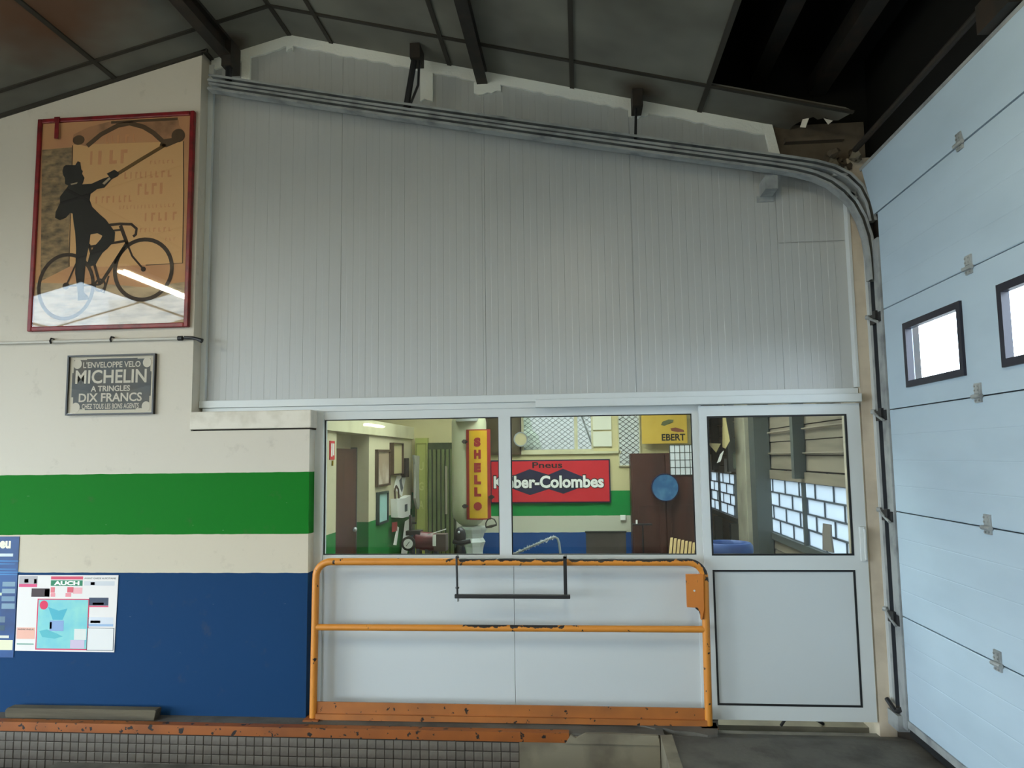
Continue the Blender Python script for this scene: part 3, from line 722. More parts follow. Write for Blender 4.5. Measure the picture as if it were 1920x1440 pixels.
# ---- framed enamel advert below the conduit
sg = thing('framed_sign', 'small black framed grey advert with white lettering under the conduit', 'sign', (-3.22,-.13,2.045))
q = G(); q.frame_xz(-3.545,-2.905,2.043,2.462,.011,-.158,-.131); q.build('frame', M['blackframe'], sg)
mount = G().box(-3.536,-2.914,-.142,-.136,2.052,2.453).build('mount', mat('cream_mount', rgb(214,208,190), .8), sg)
plate = mat('blue_grey_print', rgb(88,94,98), .7, col2=rgb(108,100,88), scale=4)
q = G(); q.pxz([(-3.50,2.085),(-3.41,2.085),(-3.41,2.078),(-3.04,2.078),(-3.04,2.085),(-2.945,2.085),(-2.945,2.17),(-2.936,2.17),(-2.936,2.34),(-2.945,2.34),(-2.945,2.43),(-3.04,2.43),(-3.04,2.436),(-3.41,2.436),(-3.41,2.43),(-3.505,2.43),(-3.505,2.34),(-3.514,2.34),(-3.514,2.17),(-3.50,2.17)], -.1435,-.142); q.build('printed_plate', plate, mount)
wht = mat('cream_print', rgb(214,208,192), .7)
for cx, c2 in ((-3.478,2.402),(-3.479,2.098),(-2.965,2.098),(-2.968,2.402)): G().disc(cx,c2,.031,.034,-.1445,-.1435).build('printed_disc', wht, mount)
for s, x0,x1,z0,z1,wt in (("L'ENVELOPPE VELO",-3.435,-3.015,2.372,2.415,.02),("MICHELIN",-3.489,-2.968,2.262,2.358,.02),("A TRINGLES",-3.372,-3.085,2.206,2.246,.025),("DIX FRANCS",-3.458,-2.997,2.134,2.195,.022),("CHEZ TOUS LES BONS AGENTS",-3.433,-3.017,2.085,2.122,.02)):
    text('lettering', s, x0,x1,z0,z1,-.1448, wht, mount, wt)
G().box(-3.534,-2.916,-.1535,-.151,2.054,2.451).build('glazing', M['pglass'], sg)

# ---- conduit pipe
cp = thing('conduit_pipe', 'thin grey conduit clipped along the white wall between the two frames', 'pipe', (-3.3,-.15,2.56))
G().tube([(-9.0,-.15,2.567),(-2.72,-.15,2.563)], .011, 10).build('pipe', mat('grey_plastic_pipe', rgb(196,194,186), .5), cp, True)
for x in (-8,-7,-6,-5,-4.12,-3.672,-3.227):
    q = G(); q.tube([(x,-.131,2.585),(x,-.160,2.585),(x,-.170,2.567),(x,-.160,2.549)], .006, 8); q.build('clip', M['blacksteel'], cp)
q = G(); q.tube([(-2.745,-.15,2.563),(-2.715,-.15,2.563)], .017, 10); q.tube([(-2.70,-.15,2.566),(-2.64,-.152,2.563),(-2.60,-.155,2.552),(-2.57,-.155,2.540)], [.012,.012,.013,.017], 10)
q.build('hose_end', M['blacksteel'], cp, True)

# ---- printed town map and blue poster
mp = thing('wall_map', 'white town map sheet with turquoise centre taped on the blue wall', 'map', (-3.48,-.131,.45))
sheet = G().pxz([(-3.843,.453),(-3.134,.450),(-3.124,.956),(-3.845,.956)], -.1345,-.1325).build('sheet', mat('map_paper', rgb(226,222,220), .6), mp)
C = lambda *c: mat('print_ink', rgb(*c), .6)
cy1 = mat('turquoise_print', rgb(112,192,204), .6, col2=rgb(140,208,200), scale=9, amount=.8)
pr = [((-3.607,-3.376,.927,.948),C(206,70,100)),((-3.607,-3.378,.885,.922),C(24,122,84)),((-3.838,-3.705,.897,.949),C(172,168,172)),
 ((-3.838,-3.706,.876,.897),C(214,76,124)),((-3.744,-3.613,.811,.867),C(58,42,44)),((-3.648,-3.613,.815,.862),C(110,52,56)),((-3.606,-3.576,.839,.875),C(222,120,130)),
 ((-3.486,-3.442,.840,.876),C(214,92,108)),((-3.444,-3.378,.833,.874),C(230,170,176)),((-3.604,-3.572,.812,.837),C(230,150,158)),((-3.497,-3.457,.812,.837),C(226,140,150)),
 ((-3.697,-3.323,.462,.799),C(208,40,88)),((-3.326,-3.188,.755,.807),C(48,62,86)),((-3.324,-3.187,.745,.754),C(214,76,110)),
 ((-3.327,-3.148,.635,.678),C(206,212,222)),((-3.325,-3.147,.618,.634),C(150,178,212)),((-3.330,-3.139,.460,.608),C(80,86,96)),
 ((-3.838,-3.705,.532,.607),C(232,178,160)),((-3.832,-3.710,.495,.501),C(60,140,120)),((-3.366,-3.149,.887,.916),C(200,204,210)),((-3.32,-3.29,.890,.91),C(70,72,80)),
 ((-3.80,-3.77,.905,.93),C(70,66,72)),((-3.73,-3.71,.90,.93),C(180,70,100)),((-3.31,-3.24,.640,.656),C(50,52,60)),((-3.30,-3.22,.76,.775),C(200,140,150))]
for (x0,x1,z0,z1), m_ in pr: G().box(x0,x1,-.1352,-.1345,z0,z1).build('printed_block', m_, sheet)
G().box(-3.689,-3.331,-.1357,-.1352,.470,.792).build('printed_block', cy1, sheet)
G().box(-3.326,-3.144,-.1357,-.1352,.464,.605).build('printed_block', C(222,222,222), sheet)
G().pxz([(-3.617,.744),(-3.54,.72),(-3.478,.735),(-3.51,.66),(-3.58,.66)], -.1361,-.1357).build('printed_block', C(70,170,190), sheet)
G().pxz([(-3.673,.585),(-3.62,.596),(-3.55,.57),(-3.504,.55),(-3.56,.535),(-3.65,.545)], -.1361,-.1357).build('printed_block', C(84,176,188), sheet)
G().disc(-3.649,.757,.030,.030,-.1361,-.1357).build('printed_block', C(214,36,84), sheet)
for (x0,x1,z0,z1), c in (((-3.60,-3.50,.586,.655),(130,160,204)),((-3.422,-3.336,.529,.601),(214,218,214)),((-3.447,-3.346,.474,.528),(198,184,208)),((-3.60,-3.585,.60,.645),(50,70,110))):
    G().box(x0,x1,-.1364,-.1361,z0,z1).build('printed_block', C(*c), sheet)
wink = C(238,240,236); dink = C(70,72,80)
text('lettering', 'AUCH', -3.584,-3.400,.889,.917,-.1358, wink, sheet, .05)
text('lettering', 'AVANT GARDE AUSCITAINE', -3.367,-3.141,.929,.941,-.1351, dink, sheet, .01)
text('lettering', 'ANDRE PNEUS', -3.831,-3.715,.590,.600,-.1358, dink, sheet, .01)

bpz = thing('wall_poster', 'dark blue printed poster cut off beside the town map', 'poster', (-4.1,-.131,.41))
bs = G().box(-4.40,-3.853,-.1345,-.1325,.408,1.216).build('sheet', mat('blue_poster_print', rgb(24,84,150), .5, col2=rgb(10,36,80), scale=3, amount=.8, stretch=(.6,1,1)), bpz)
lb = C(206,220,226)
text('lettering', 'eu', -3.995,-3.913,1.135,1.188,-.1352, C(236,238,214), bs, .05)
for (x0,x1,z0,z1), m_ in (((-4.2,-3.893,1.081,1.101),lb),((-3.959,-3.866,.879,.911),C(120,150,172)),((-3.960,-3.864,.834,.864),C(130,158,178)),((-3.960,-3.864,.781,.813),C(110,142,168)),((-3.957,-3.861,.730,.766),C(120,150,172)),((-4.05,-3.926,.639,.679),C(96,120,140)),((-4.05,-3.926,.585,.62),C(50,80,100)),((-4.2,-3.892,.536,.553),C(214,216,206)),((-4.2,-3.862,.457,.523),C(222,220,190)),((-4.1,-3.960,.819,.837),C(200,214,190))):
    G().box(x0,x1,-.1352,-.1345,z0,z1).build('printed_block', m_, bs)
q = G()
for i, z in enumerate((1.03,.995,.96,1.05,.975)): q.pxz([(-4.3,z-.006),(-3.88+.01*i,z-.002),(-3.87+.01*i,z+.002),(-4.3,z+.012)], -.1350,-.1345)
q.build('printed_streaks', C(60,130,190), bs)

# ---- timber on the ledge
pk = G(); pk.pxz([(-3.80,.052),(-2.775,.052),(-2.762,.11),(-2.768,.118),(-3.79,.116),(-3.805,.10)], -.245,-.175)
tag(pk.build('timber_plank', mat('weathered_timber', rgb(92,86,70), .85, col2=rgb(62,57,46), scale=3, stretch=(.4,6,6), bump=.3), None, bevel=.004), 'old grey timber plank lying on the ledge below the maps', 'plank')

# ---- orange safety barrier
br = thing('safety_barrier', 'chipped orange tubular barrier standing before the white window panels', 'barrier', (-.5,-.15,.05))
R_ = .10
loop = [(-1.752,-.15,.06),(-1.745,-.15,.93)]
for i in range(1,8):
    a = math.pi-math.pi/2*i/8; loop.append((-1.645+R_*math.cos(a),-.15,.948+R_*math.sin(a)))
loop += [(-1.645,-.15,1.048),(-.8,-.15,1.047),(.0,-.15,1.046),(.665,-.15,1.045)]
for i in range(1,8):
    a = math.pi/2-math.pi/2*i/8; loop.append((.665+R_*math.cos(a),-.15,.945+R_*math.sin(a)))
loop += [(.765,-.15,.93),(.757,-.15,.06)]
G().tube(loop, .0235, 14).build('frame_tube', M['orangetop'], br, True)
G().tube([(-1.745,-.15,.628),(.76,-.15,.634)], .021, 12).build('mid_rail', M['orangemid'], br, True)
q = G(); q.box(-1.73,.745,-.150,-.140,.075,.158); q.pxz([(-1.73,.052),(.745,.058),(.745,.092),(-1.73,.088)], -.172,-.150); q.build('kick_plate', M['orangedirty'], br)
for x in (-1.752,.757): G().box(x-.05,x+.05,-.20,-.10,.048,.058).build('foot_plate', M['kerb'], br)
q = G(); q.pxz([(.645,.975),(.752,.975),(.748,.76),(.735,.70),(.728,.70),(.725,.745),(.70,.772),(.646,.775)], -.186,-.160)
lp = q.build('lock_plate', M['orange'], br)
q = G(); q.tube([(.693,-.189,.876),(.693,-.184,.876)], .006, 10); q.build('keyhole', M['pvc'], lp)
q = G(); q.tube([(.70,-.172,.77),(.722,-.172,.752),(.733,-.172,.72),(.738,-.172,.70)], .006, 6); q.build('cut_edge', M['blacksteel'], lp)

# ---- black hanging bar hooked over the barrier
hb = thing('hanging_bar', 'black steel bar hung from the orange barrier on two rods', 'bar', (-.45,-.19,.83))
q = G(); q.tube([(-.803,-.19,1.086),(-.800,-.192,.96),(-.798,-.192,.82)], .007, 8); q.tube([(-.798,-.192,.895),(-.798,-.192,.885)], .012, 8)
q.tube([(-.803,-.19,1.083),(-.803,-.15,1.085),(-.803,-.12,1.07)], .007, 8); q.build('rod', M['blacksteel'], hb)
q = G(); q.box(-.118,-.096,-.20,-.182,.835,1.085); q.box(-.118,-.096,-.20,-.115,1.075,1.085); q.build('strap', M['blacksteel'], hb)
q = G(); q.box(-.815,-.078,-.205,-.175,.825,.850); q.build('bar', M['blacksteel'], hb, bevel=.004)
q = G(); q.tube([(-.798,-.19,.826),(-.798,-.19,.805)], .011, 8); q.build('nut', M['galv'], hb)

# ---- fluorescent lamps (two mirrored in the glass, one unseen and added for warm light)
def lamp(label, x, y0, y1, z):
    l = thing('fluorescent_lamp', label, 'lamp', (x,(y0+y1)/2,z), 'fluorescent lamps of the garage')
    G().box(x-.06,x+.06,y0,y1,z,z+.06).build('housing', M['lampwhite'], l)
    for dx in (-.035,.035): G().tube([(x+dx,y0+.03,z-.022),(x+dx,y1-.03,z-.022)], .016, 10).build('tube', M['tube'], l, True)
    for dy in (.2,.8): G().tube([(x,y0+(y1-y0)*dy,z+.06),(x,y0+(y1-y0)*dy,cz(x)-.014)], .004, 6).build('suspension_wire', M['darksteel'], l)
lamp('twin tube lamp reflected as a white streak in the bicycle poster', -5.15, -4.75, -3.15, 3.90)
lamp('unseen twin tube lamp added to warm the upper panels', .0, -4.8, -3.2, 3.95)  # added out of view to brighten the upper right of the partition
lamp('far twin tube lamp reflected at the top of the left window pane', -3.72, -8.8, -7.7, 2.34)

# ================================================================== BACK ROOM BEHIND THE GLASS
LX, BY, RX = -2.05, 4.0, 1.95
M.update(
  iwall=striped('cream_green_wall', [(0, rgb(26,116,52)), (1.10, rgb(196,190,158))], dirt=.2, scratch=False),
  bwall=striped('striped_rear_wall', [(0, rgb(36,78,140)), (.805, rgb(198,198,180)), (1.005, rgb(22,136,66)), (1.30, rgb(206,196,150))], dirt=.15, scratch=False),
  beigefloor=mat('beige_screed', rgb(140,134,118), .8, col2=rgb(108,102,90), scale=3),
  roofdark=mat('dark_board_roof', rgb(84,68,52), .9, col2=rgb(58,48,38), scale=3),
  clad=mat('beige_cladding_board', rgb(136,125,108), .7, col2=rgb(114,104,88), scale=2, stretch=(1,.4,5), rand=.08),
  post=mat('grey_steel_post', rgb(82,86,82), .6),
  column=mat('pale_concrete_column', rgb(166,160,140), .8, col2=rgb(146,140,122), scale=4),
  brown=mat('dark_brown_door', rgb(74,42,34), .45, col2=rgb(58,32,26), scale=3, stretch=(2,2,.4)),
  frost=glass('frosted_wired_glass', (.3,.31,.32,1), milk=.8, milkcol=(.42,.45,.48,1), rough=.3),
  dusty=glass('dimmed_glass', (.68,.69,.68,1), milk=.35, milkcol=(.25,.25,.245,1), rough=.1),  # tint put in to dim the daylight coming through the pane
  roofsheet=glass('added_warm_skylight', (.87,.86,.79,1), milk=.5, milkcol=(.85,.84,.77,1), rough=.3),  # sheet of the added skylight; its tint warms the back room
  lead=mat('glazing_bar', rgb(84,92,100), .6),
  yellow=mat('yellow_enamel', rgb(218,176,44), .3, col2=rgb(204,158,34), scale=3),
  redenamel=mat('red_enamel', rgb(206,40,52), .35),
  navy=mat('navy_enamel', rgb(34,34,66), .4),
  offwhite=mat('off_white_print', rgb(238,238,234), .6),
  black=mat('black_print', rgb(24,22,24), .6),
  redprint=mat('red_print', rgb(150,40,34), .5),
  pumpcream=mat('cream_pump_enamel', rgb(196,198,166), .35, col2=rgb(180,184,150), scale=2),
  pumpwhite=mat('pale_blue_white_paint', rgb(214,222,220), .5),
)
ifl = struct(G().box(-2.6,RX+.1,.12,9.2,-.2,-.03).build('floor_inner', M['beigefloor']), 'beige screed floor of the back room', 'floor')
rf = sroot('ceiling_inner', 'dark boarded roof of the back room with an added skylight', 'ceiling', (0,3,3.3))
for y0, y1 in ((.06,1.0),(3.0,9.3)): G().box(-3.6,RX+.2,y0,y1,3.3,3.4).build('roof_board', M['roofdark'], rf)
G().box(-3.6,-1.6,1.0,3.0,3.3,3.4).build('roof_board', M['roofdark'], rf); G().box(1.2,RX+.2,1.0,3.0,3.3,3.4).build('roof_board', M['roofdark'], rf)
for i in range(4): G().box(-1.6+.7*i+.01,-.9+.7*i-.01,1.0,3.0,3.34,3.36).build('skylight_sheet', M['roofsheet'], rf)  # unseen skylight added to brighten the back room

# left wall of the back room
il = sroot('wall_inner_left', 'cream wall with green dado on the left of the back room', 'wall', (LX,2,0))
def lwall(y0,y1,z0,z1): return G().box(LX-.2,LX,y0,y1,z0,z1).build('wall_block', M['iwall'], il)
# the door recess runs y 1.157..2.135
lwall(.06,1.157,-.1,1.95); lwall(2.135,4.0,-.1,1.95)
G().box(LX-.25,LX-.18,1.10,2.2,-.1,1.95).build('recess_back', M['iwall'], il)
G().box(LX-.21,LX+.03,.06,4.0,1.95,2.095).build('beam', M['cream'], il, bevel=.004)
G().box(-3.5,-3.4,.06,4.1,1.9,3.3).build('recess_wall', M['roofdark'], il)
G().box(-3.4,LX-.2,.06,4.1,1.9,1.95).build('ledge', M['roofdark'], il)
G().box(-3.5,LX,.058,.10,1.9,3.3).build('recess_end', M['roofdark'], il)
d3 = sroot('door_3', 'dark brown wooden door set in the left wall of the back room', 'door', (LX,1.5,0))
G().box(LX-.175,LX-.12,1.16,2.13,-.03,1.815).build('door_leaf', M['brown'], d3)
q = G(); q.sphere((LX-.10,2.02,1.05), .022); q.build('knob', M['galv'], d3, True)
G().box(LX-.178,LX-.115,2.115,2.134,-.03,1.83).build('door_jamb', M['post'], d3)
# rear wall of the back room
br2 = sroot('wall_rear', 'rear wall of the back room striped cream, green and blue', 'wall', (0,BY,0))
def rwall(x0,x1,z0,z1): return G().box(x0,x1,BY,BY+.2,z0,z1).build('wall_block', M['bwall'], br2)
rwall(-3.5,-.69,-.1,3.3); rwall(-.69,.158,-.1,1.785); rwall(.158,1.38,-.1,3.3); rwall(-.69,.158,2.75,3.3)
G().box(1.36,1.38,BY,9.2,-.1,3.3).build('passage_wall', M['roofdark'], br2)
G().box(1.3,RX+.2,9.2,9.3,-.1,3.3).build('passage_end', M['cream'], br2)
G().box(-.72,.49,BY-.03,BY+.02,1.745,1.775).build('sill', M['cream'], br2)
# mesh window
mw = sroot('window_2', 'bright, artificially dusty window behind diamond wire mesh in the rear wall', 'window', (-.3,BY,1.78))
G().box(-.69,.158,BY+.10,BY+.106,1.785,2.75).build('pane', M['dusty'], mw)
q = G(); q.frame_xz(-.70,.168,1.775,2.76,.025,BY-.01,BY+.05); q.box(-.26+.2,-.02,BY+.02,BY+.05,1.80,2.74); q.build('window_frame', M['cream'], mw)
q = G(); q.tube([(.0,BY+.06,2.3),(.15,BY+.06,1.86)], .012, 6); q.build('stay', M['galv'], mw)
q = G(); st = .062
def clip(x0,z0,x1,z1,a,b,c,d):
    t0, t1 = 0.0, 1.0
    for p, dlt, lo, hi in ((x0,x1-x0,a,b),(z0,z1-z0,c,d)):
        if abs(dlt) < 1e-9: continue
        u, v = (lo-p)/dlt, (hi-p)/dlt
        if u > v: u, v = v, u
        t0, t1 = max(t0,u), min(t1,v)
    return (x0+(x1-x0)*t0, z0+(z1-z0)*t0, x0+(x1-x0)*t1, z0+(z1-z0)*t1) if t0 < t1-1e-4 else None
def wires(g, a, b, c, d, y, st, r=.0024, slope=.75):
    h = d-c; k = a-h/slope-st
    while k < b+h/slope+st:
        for s in (1,-1):
            L_ = clip(k, c if s > 0 else d, k+h/slope, d if s > 0 else c, a, b, c, d)
            if L_: g.tube([(L_[0],y,L_[1]),(L_[2],y,L_[3])], r, 4)
        k += st
wires(q, -.69,.158,1.785,2.75, BY+.065, .075)
o = q.build('wire_mesh', M['post'], mw); o['kind'] = 'stuff'
# two small white frosted vent panes right of the mesh window
for i, (z0,z1) in enumerate(((2.03,2.22),(1.83,2.01))):
    v = G().box(.165,.385,BY-.02,BY-.002,z0,z1).build('vent_pane', mat('opal_pane', rgb(226,226,206), .4), mw)
# outdoor roofs beyond the mesh window
hz = thing('neighbour_house', 'pale house gable seen hazily through the wire mesh window', 'house', (0,14,-1))
G().pxz([(-2.3,-1),(1.3,-1),(1.3,2.6),(-.5,3.6),(-2.3,2.6)], 14, 17).build('wall', mat('pale_render', rgb(196,196,190), .9), hz)
q = G(); q.sweep([(-2.6,2.45),(-.5,3.62)], 0,.1,13.7,17.3); q.sweep([(-.5,3.62),(1.6,2.45)], 0,.1,13.7,17.3); q.build('roof', mat('grey_roof', rgb(150,148,144), .9), hz)
tr = thing('outdoor_hedge', 'pale grey green hedge outside the mesh window', 'hedge', (-4,12,-1))
q = G(); r = random.Random(2)
for i in range(30): q.sphere((-4.2+r.uniform(-1.2,3.0), 12+r.uniform(-.4,.4), r.uniform(.2,2.5)), r.uniform(.3,.6), 8, 6)
q.build('foliage', mat('hedge_leaves', rgb(140,150,128), .9), tr)
G().box(-4.3,-4.1,11.9,12.1,-1,1).build('trunk', M['roofdark'], tr)
struct(G().box(-40,60,-40,60,-1.2,-1.0).build('floor_outside', mat('pale_asphalt', rgb(104,102,98), .9)), 'pale ground outside', 'ground')

# right wall: boards, posts and frosted brick-bond glazing
ir = sroot('wall_inner_right', 'boarded right wall of the back room above and below frosted glazing', 'wall', (RX,3,0))
G().box(RX+.03,RX+.06,.30,9.2,1.55,3.3).build('backing', M['roofdark'], ir); G().box(RX+.03,RX+.06,.30,9.2,-.1,.88).build('backing', M['roofdark'], ir)
z = 1.565
while z < 3.28:
    q = G(); q.pxz([(RX,z+.004),(RX+.028,z+.004),(RX+.028,z+.131),(RX+.010,z+.131)], .31, 9.2); q.build('board', M['clad'], ir); z += .135
z = -.05
while z < .80:
    q = G(); q.pxz([(RX,z+.004),(RX+.028,z+.004),(RX+.028,z+.131),(RX+.010,z+.131)], .31, 9.2); q.build('board', M['clad'], ir); z += .135
for y in (1.12,2.3,4.1,5.1): G().box(RX-.008,RX-.001,y-.012,y+.012,1.50,1.56).build('bracket', M['darksteel'], ir)
G().box(RX-.02,RX+.05,.31,9.2,1.465,1.555).build('lintel_board', M['clad'], ir)
G().box(RX-.03,RX+.05,.31,9.2,.86,.925).build('sill_board', M['post'], ir)
for z in (1.72,1.93,2.12): G().tube([(RX-.02,.35,z),(RX-.02,9.1,z)], .010, 6).build('rail', M['clad'], ir)
for y, wd in ((1.72,.085),(4.6,.10),(5.7,.10),(6.9,.1)): G().box(RX-.10,RX+.0,y-wd/2,y+wd/2,1.50,3.3).build('post', M['post'], ir)
for y, wd in ((4.6,.10),(5.7,.10)): G().box(RX-.10,RX+.0,y-wd/2,y+wd/2,-.03,.86).build('post', M['post'], ir)
G().box(RX-.16,RX-.01,2.86,3.10,-.03,3.3).build('post', M['post'], ir)
G().box(RX-.20,RX-.01,3.14,3.62,-.03,3.3).build('column', M['column'], ir, bevel=.01)
def glazing(idx, y0, y1, label, vm):
    wd = sroot('window_%d' % idx, label, 'window', (RX,y0,.92))
    rows = 4; h = (1.465-.925)/rows
    bars = G()
    for r in range(rows):
        z0 = .925+h*r; L_ = .46; y = y0-(L_/2 if r % 2 else 0)
        while y < y1:
            a, b = max(y,y0), min(y+L_,y1)
            if b-a > .02:
                G().box(RX+.010,RX+.018,a+.008,b-.008,z0+.007,z0+h-.007).build('pane', M['frost'], wd)
                bars.box(RX+.0,RX+.028,b-.008,b+.008,z0+.007,z0+h-.007)
            y += L_
        bars.box(RX+.0,RX+.028,y0,y1,z0-.007,z0+.007)
    bars.box(RX+.0,RX+.028,y0,y1,1.458,1.472)
    bars.build('glazing_bars', M['lead'], wd)
    for y in vm: G().box(RX-.03,RX+.0,y-.018,y+.018,.925,1.465).build('mullion', M['post'], wd)
glazing(3, .33, 2.99, 'near bay of frosted brick-pattern glazing seen through the sliding door', (1.73,))
glazing(4, 3.45, 8.0, 'far bay of frosted brick-pattern glazing beyond the pale column', (4.59,5.70,6.9))

# ---- pictures and papers on the left wall
def onleft(name, label, cat, y0, y1, z0, z1, frame, field, depth=.035, fw=.022, tilt=0, group='pictures in the back room'):
    t = thing(name, label, cat, (LX,(y0+y1)/2,z0), group)
    q = G(); q.frame_yz(y0,y1,z0,z1,fw,LX+.001,LX+depth); q.build('frame', frame, t)
    G().box(LX+.001,LX+depth*.55,y0+fw,y1-fw,z0+fw,z1-fw).build('picture', field, t)
    t.rotation_euler.z = tilt
    return t
woodf = mat('brown_picture_frame', rgb(72,54,38), .5); greenf = mat('dark_green_frame', rgb(26,52,48), .5)
p1 = onleft('framed_picture', 'sepia photograph in a brown frame nearest the brown door', 'picture', 2.35,2.85,1.435,1.81, woodf, mat('sepia_print', rgb(156,138,116), .5, col2=rgb(206,196,180), scale=5))
p2 = onleft('framed_picture', 'plain cream board picture, highest on the cream wall', 'picture', 2.92,3.38,1.54,1.89, woodf, mat('cream_board', rgb(204,194,148), .6), .05, .012)
p3 = onleft('framed_picture', 'pale turquoise print in a dark green frame above the green dado', 'picture', 2.39,2.78,1.055,1.38, greenf, mat('turquoise_sheet', rgb(146,190,184), .5, col2=rgb(176,212,206), scale=4))
fs = thing('fire_notice', 'small red and white fire notice on the cream wall left of brown door', 'notice', (LX,1.03,1.71))
G().box(LX+.001,LX+.006,.970,1.095,1.715,1.87).build('plate', M['redenamel'], fs); G().box(LX+.006,LX+.008,1.0,1.03,1.74,1.85).build('printed_bar', M['offwhite'], fs); G().box(LX+.006,LX+.008,1.045,1.075,1.75,1.85).build('printed_bar', M['offwhite'], fs)
tag(G().tube([(LX+.008,1.035,1.665),(LX+.008,1.035,1.705)], .008, 8).build('brass_key_hook', mat('brass', rgb(170,140,40), .35, .8)), 'tiny brass hook hanging under the red fire notice', 'hook')
def leaf(name, label, cat, pts, mt, x=LX+.012):
    return tag(G().pyz(pts, x-.004, x).build(name, mt), label, cat, 'papers in the back room')
pap = leaf('drawing_sheet', 'white sheet with a dark sketch pinned below the cream picture', 'paper', [(3.203,1.526),(3.66,1.516),(3.455,1.282),(3.086,1.395)], M['offwhite'])
q = G(); q.pyz([(3.32,1.47),(3.42,1.50),(3.45,1.43),(3.50,1.38),(3.44,1.33),(3.38,1.37)], LX+.012, LX+.014); q.build('sketch', M['lead'], pap)
bag = thing('paper_bag', 'white paper bag hanging on the wall below the sketch', 'bag', (LX+.02,3.2,1.05), 'papers in the back room')
q = G(); q.pyz([(2.95,1.285),(3.30,1.27),(3.60,1.29),(3.57,1.05),(3.2,1.06),(2.98,1.085)], LX+.006, LX+.08); q.build('bag_body', M['offwhite'], bag)
q = G(); q.tube([(LX+.05,2.98,1.28),(LX+.05,2.96,1.37),(LX+.05,3.03,1.42),(LX+.05,3.12,1.38),(LX+.05,3.15,1.28)], .010, 6); q.build('bag_handle', woodf, bag)
G().box(LX+.08,LX+.083,3.30,3.42,1.12,1.20).build('printed_block', M['lead'], bag)
fe = G(); fe.pyz([(3.56,1.755),(3.86,1.745),(3.85,1.65),(3.82,1.5),(3.85,1.25),(3.87,1.16),(3.82,1.11),(3.72,1.15),(3.64,1.25),(3.66,1.5),(3.63,1.65)], LX+.10, LX+.13)
tag(fe.build('mudguard_panel', mat('grey_painted_metal', rgb(176,178,164), .5), None, bevel=.006), 'long pale grey curved metal panel hung in the wall corner', 'metal panel')
tag(G().box(LX+.002,LX+.06,3.42,3.60,1.50,1.72).build('wall_box', M['void'], None, bevel=.004), 'small black box on the wall behind the grey metal panel', 'box')
# lettered board scraps on the green dado
wp = M['offwhite']
for nm, lb_, pts in (('card_scrap','white striped card leaning in the green corner',[(3.25,.62),(3.55,.62),(3.75,1.02),(3.45,1.00)]),
                     ('card_scrap','small white angled card low on the green dado',[(2.92,.80),(3.08,.98),(3.16,.96),(3.05,.78)]),
                     ('card_scrap','rust coloured card fixed low under the paper bag',[(2.86,.94),(3.08,.93),(3.08,1.03),(2.86,1.04)])):
    leaf(nm, lb_, 'card', pts, M['redprint'] if 'rust' in lb_ else wp, LX+.05)

# ---- tall yellow-green sign and slatted lockers against the rear wall
vs = thing('vertical_sign', 'tall narrow yellow green sign with raised letters in the far corner', 'sign', (-1.91,3.95,.03))
G().box(-1.985,-1.835,3.90,3.99,-.03,1.96).build('board', mat('yellow_green_paint', rgb(176,180,98), .5, col2=rgb(156,164,84), scale=3), vs)
q = G(); q.frame_xz(-1.975,-1.845,.70,1.90,.012,3.892,3.90); q.build('border', mat('olive_paint', rgb(136,140,70), .5), vs)
for ch, zc in (('U',1.62),('G',1.38),('A',1.16)): text('lettering', ch, -1.94,-1.88,zc-.05,zc+.05,3.895, mat('pale_green_letter', rgb(192,196,120), .5), vs, .02)
lk = thing('slatted_locker', 'dark green cabinet of upright slats beside the yellow green sign', 'cabinet', (-1.67,3.9,-.03))
G().box(-1.825,-1.50,3.90,3.99,-.03,1.90).build('body', mat('dark_green_paint', rgb(52,66,40), .5), lk)
for i in range(6): G().box(-1.815+.053*i,-1.782+.053*i,3.875,3.90,-.02,1.82).build('slat', mat('green_slat', rgb(104,118,72), .5, col2=rgb(84,98,58), scale=3), lk)
q = G(); q.tube([(-1.60,3.86,1.05),(-1.60,3.86,1.62)], .014, 8); q.build('handle_rod', M['column'], lk)

# ---- old petrol pump with yellow sign
pp = thing('petrol_pump', 'cream cylindrical old petrol pump with upright yellow enamel sign', 'petrol pump', (-1.19,3.0,-.03))
G().lathe([(.06,.98),(.12,1.02),(.175,1.08),(.188,1.14),(.188,2.10),(.175,2.16),(.12,2.24),(.115,2.60)], -1.19,3.0,28).build('pump_body', M['pumpcream'], pp, True)
G().lathe([(.21,-.03),(.21,.10),(.17,.13),(.15,.30),(.12,.40),(.14,.52),(.105,.60),(.095,.72),(.105,.78),(.125,.83),(.10,.87),(.115,.92),(.145,.96),(.15,.985),(.06,.99)], -1.14,2.95,8).build('pedestal', M['pumpwhite'], pp)
G().lathe([(.11,2.10),(.125,2.13),(.125,2.17),(.11,2.19)], -1.19,2.84,18).build('meter_ring', M['pumpwhite'], pp, True)
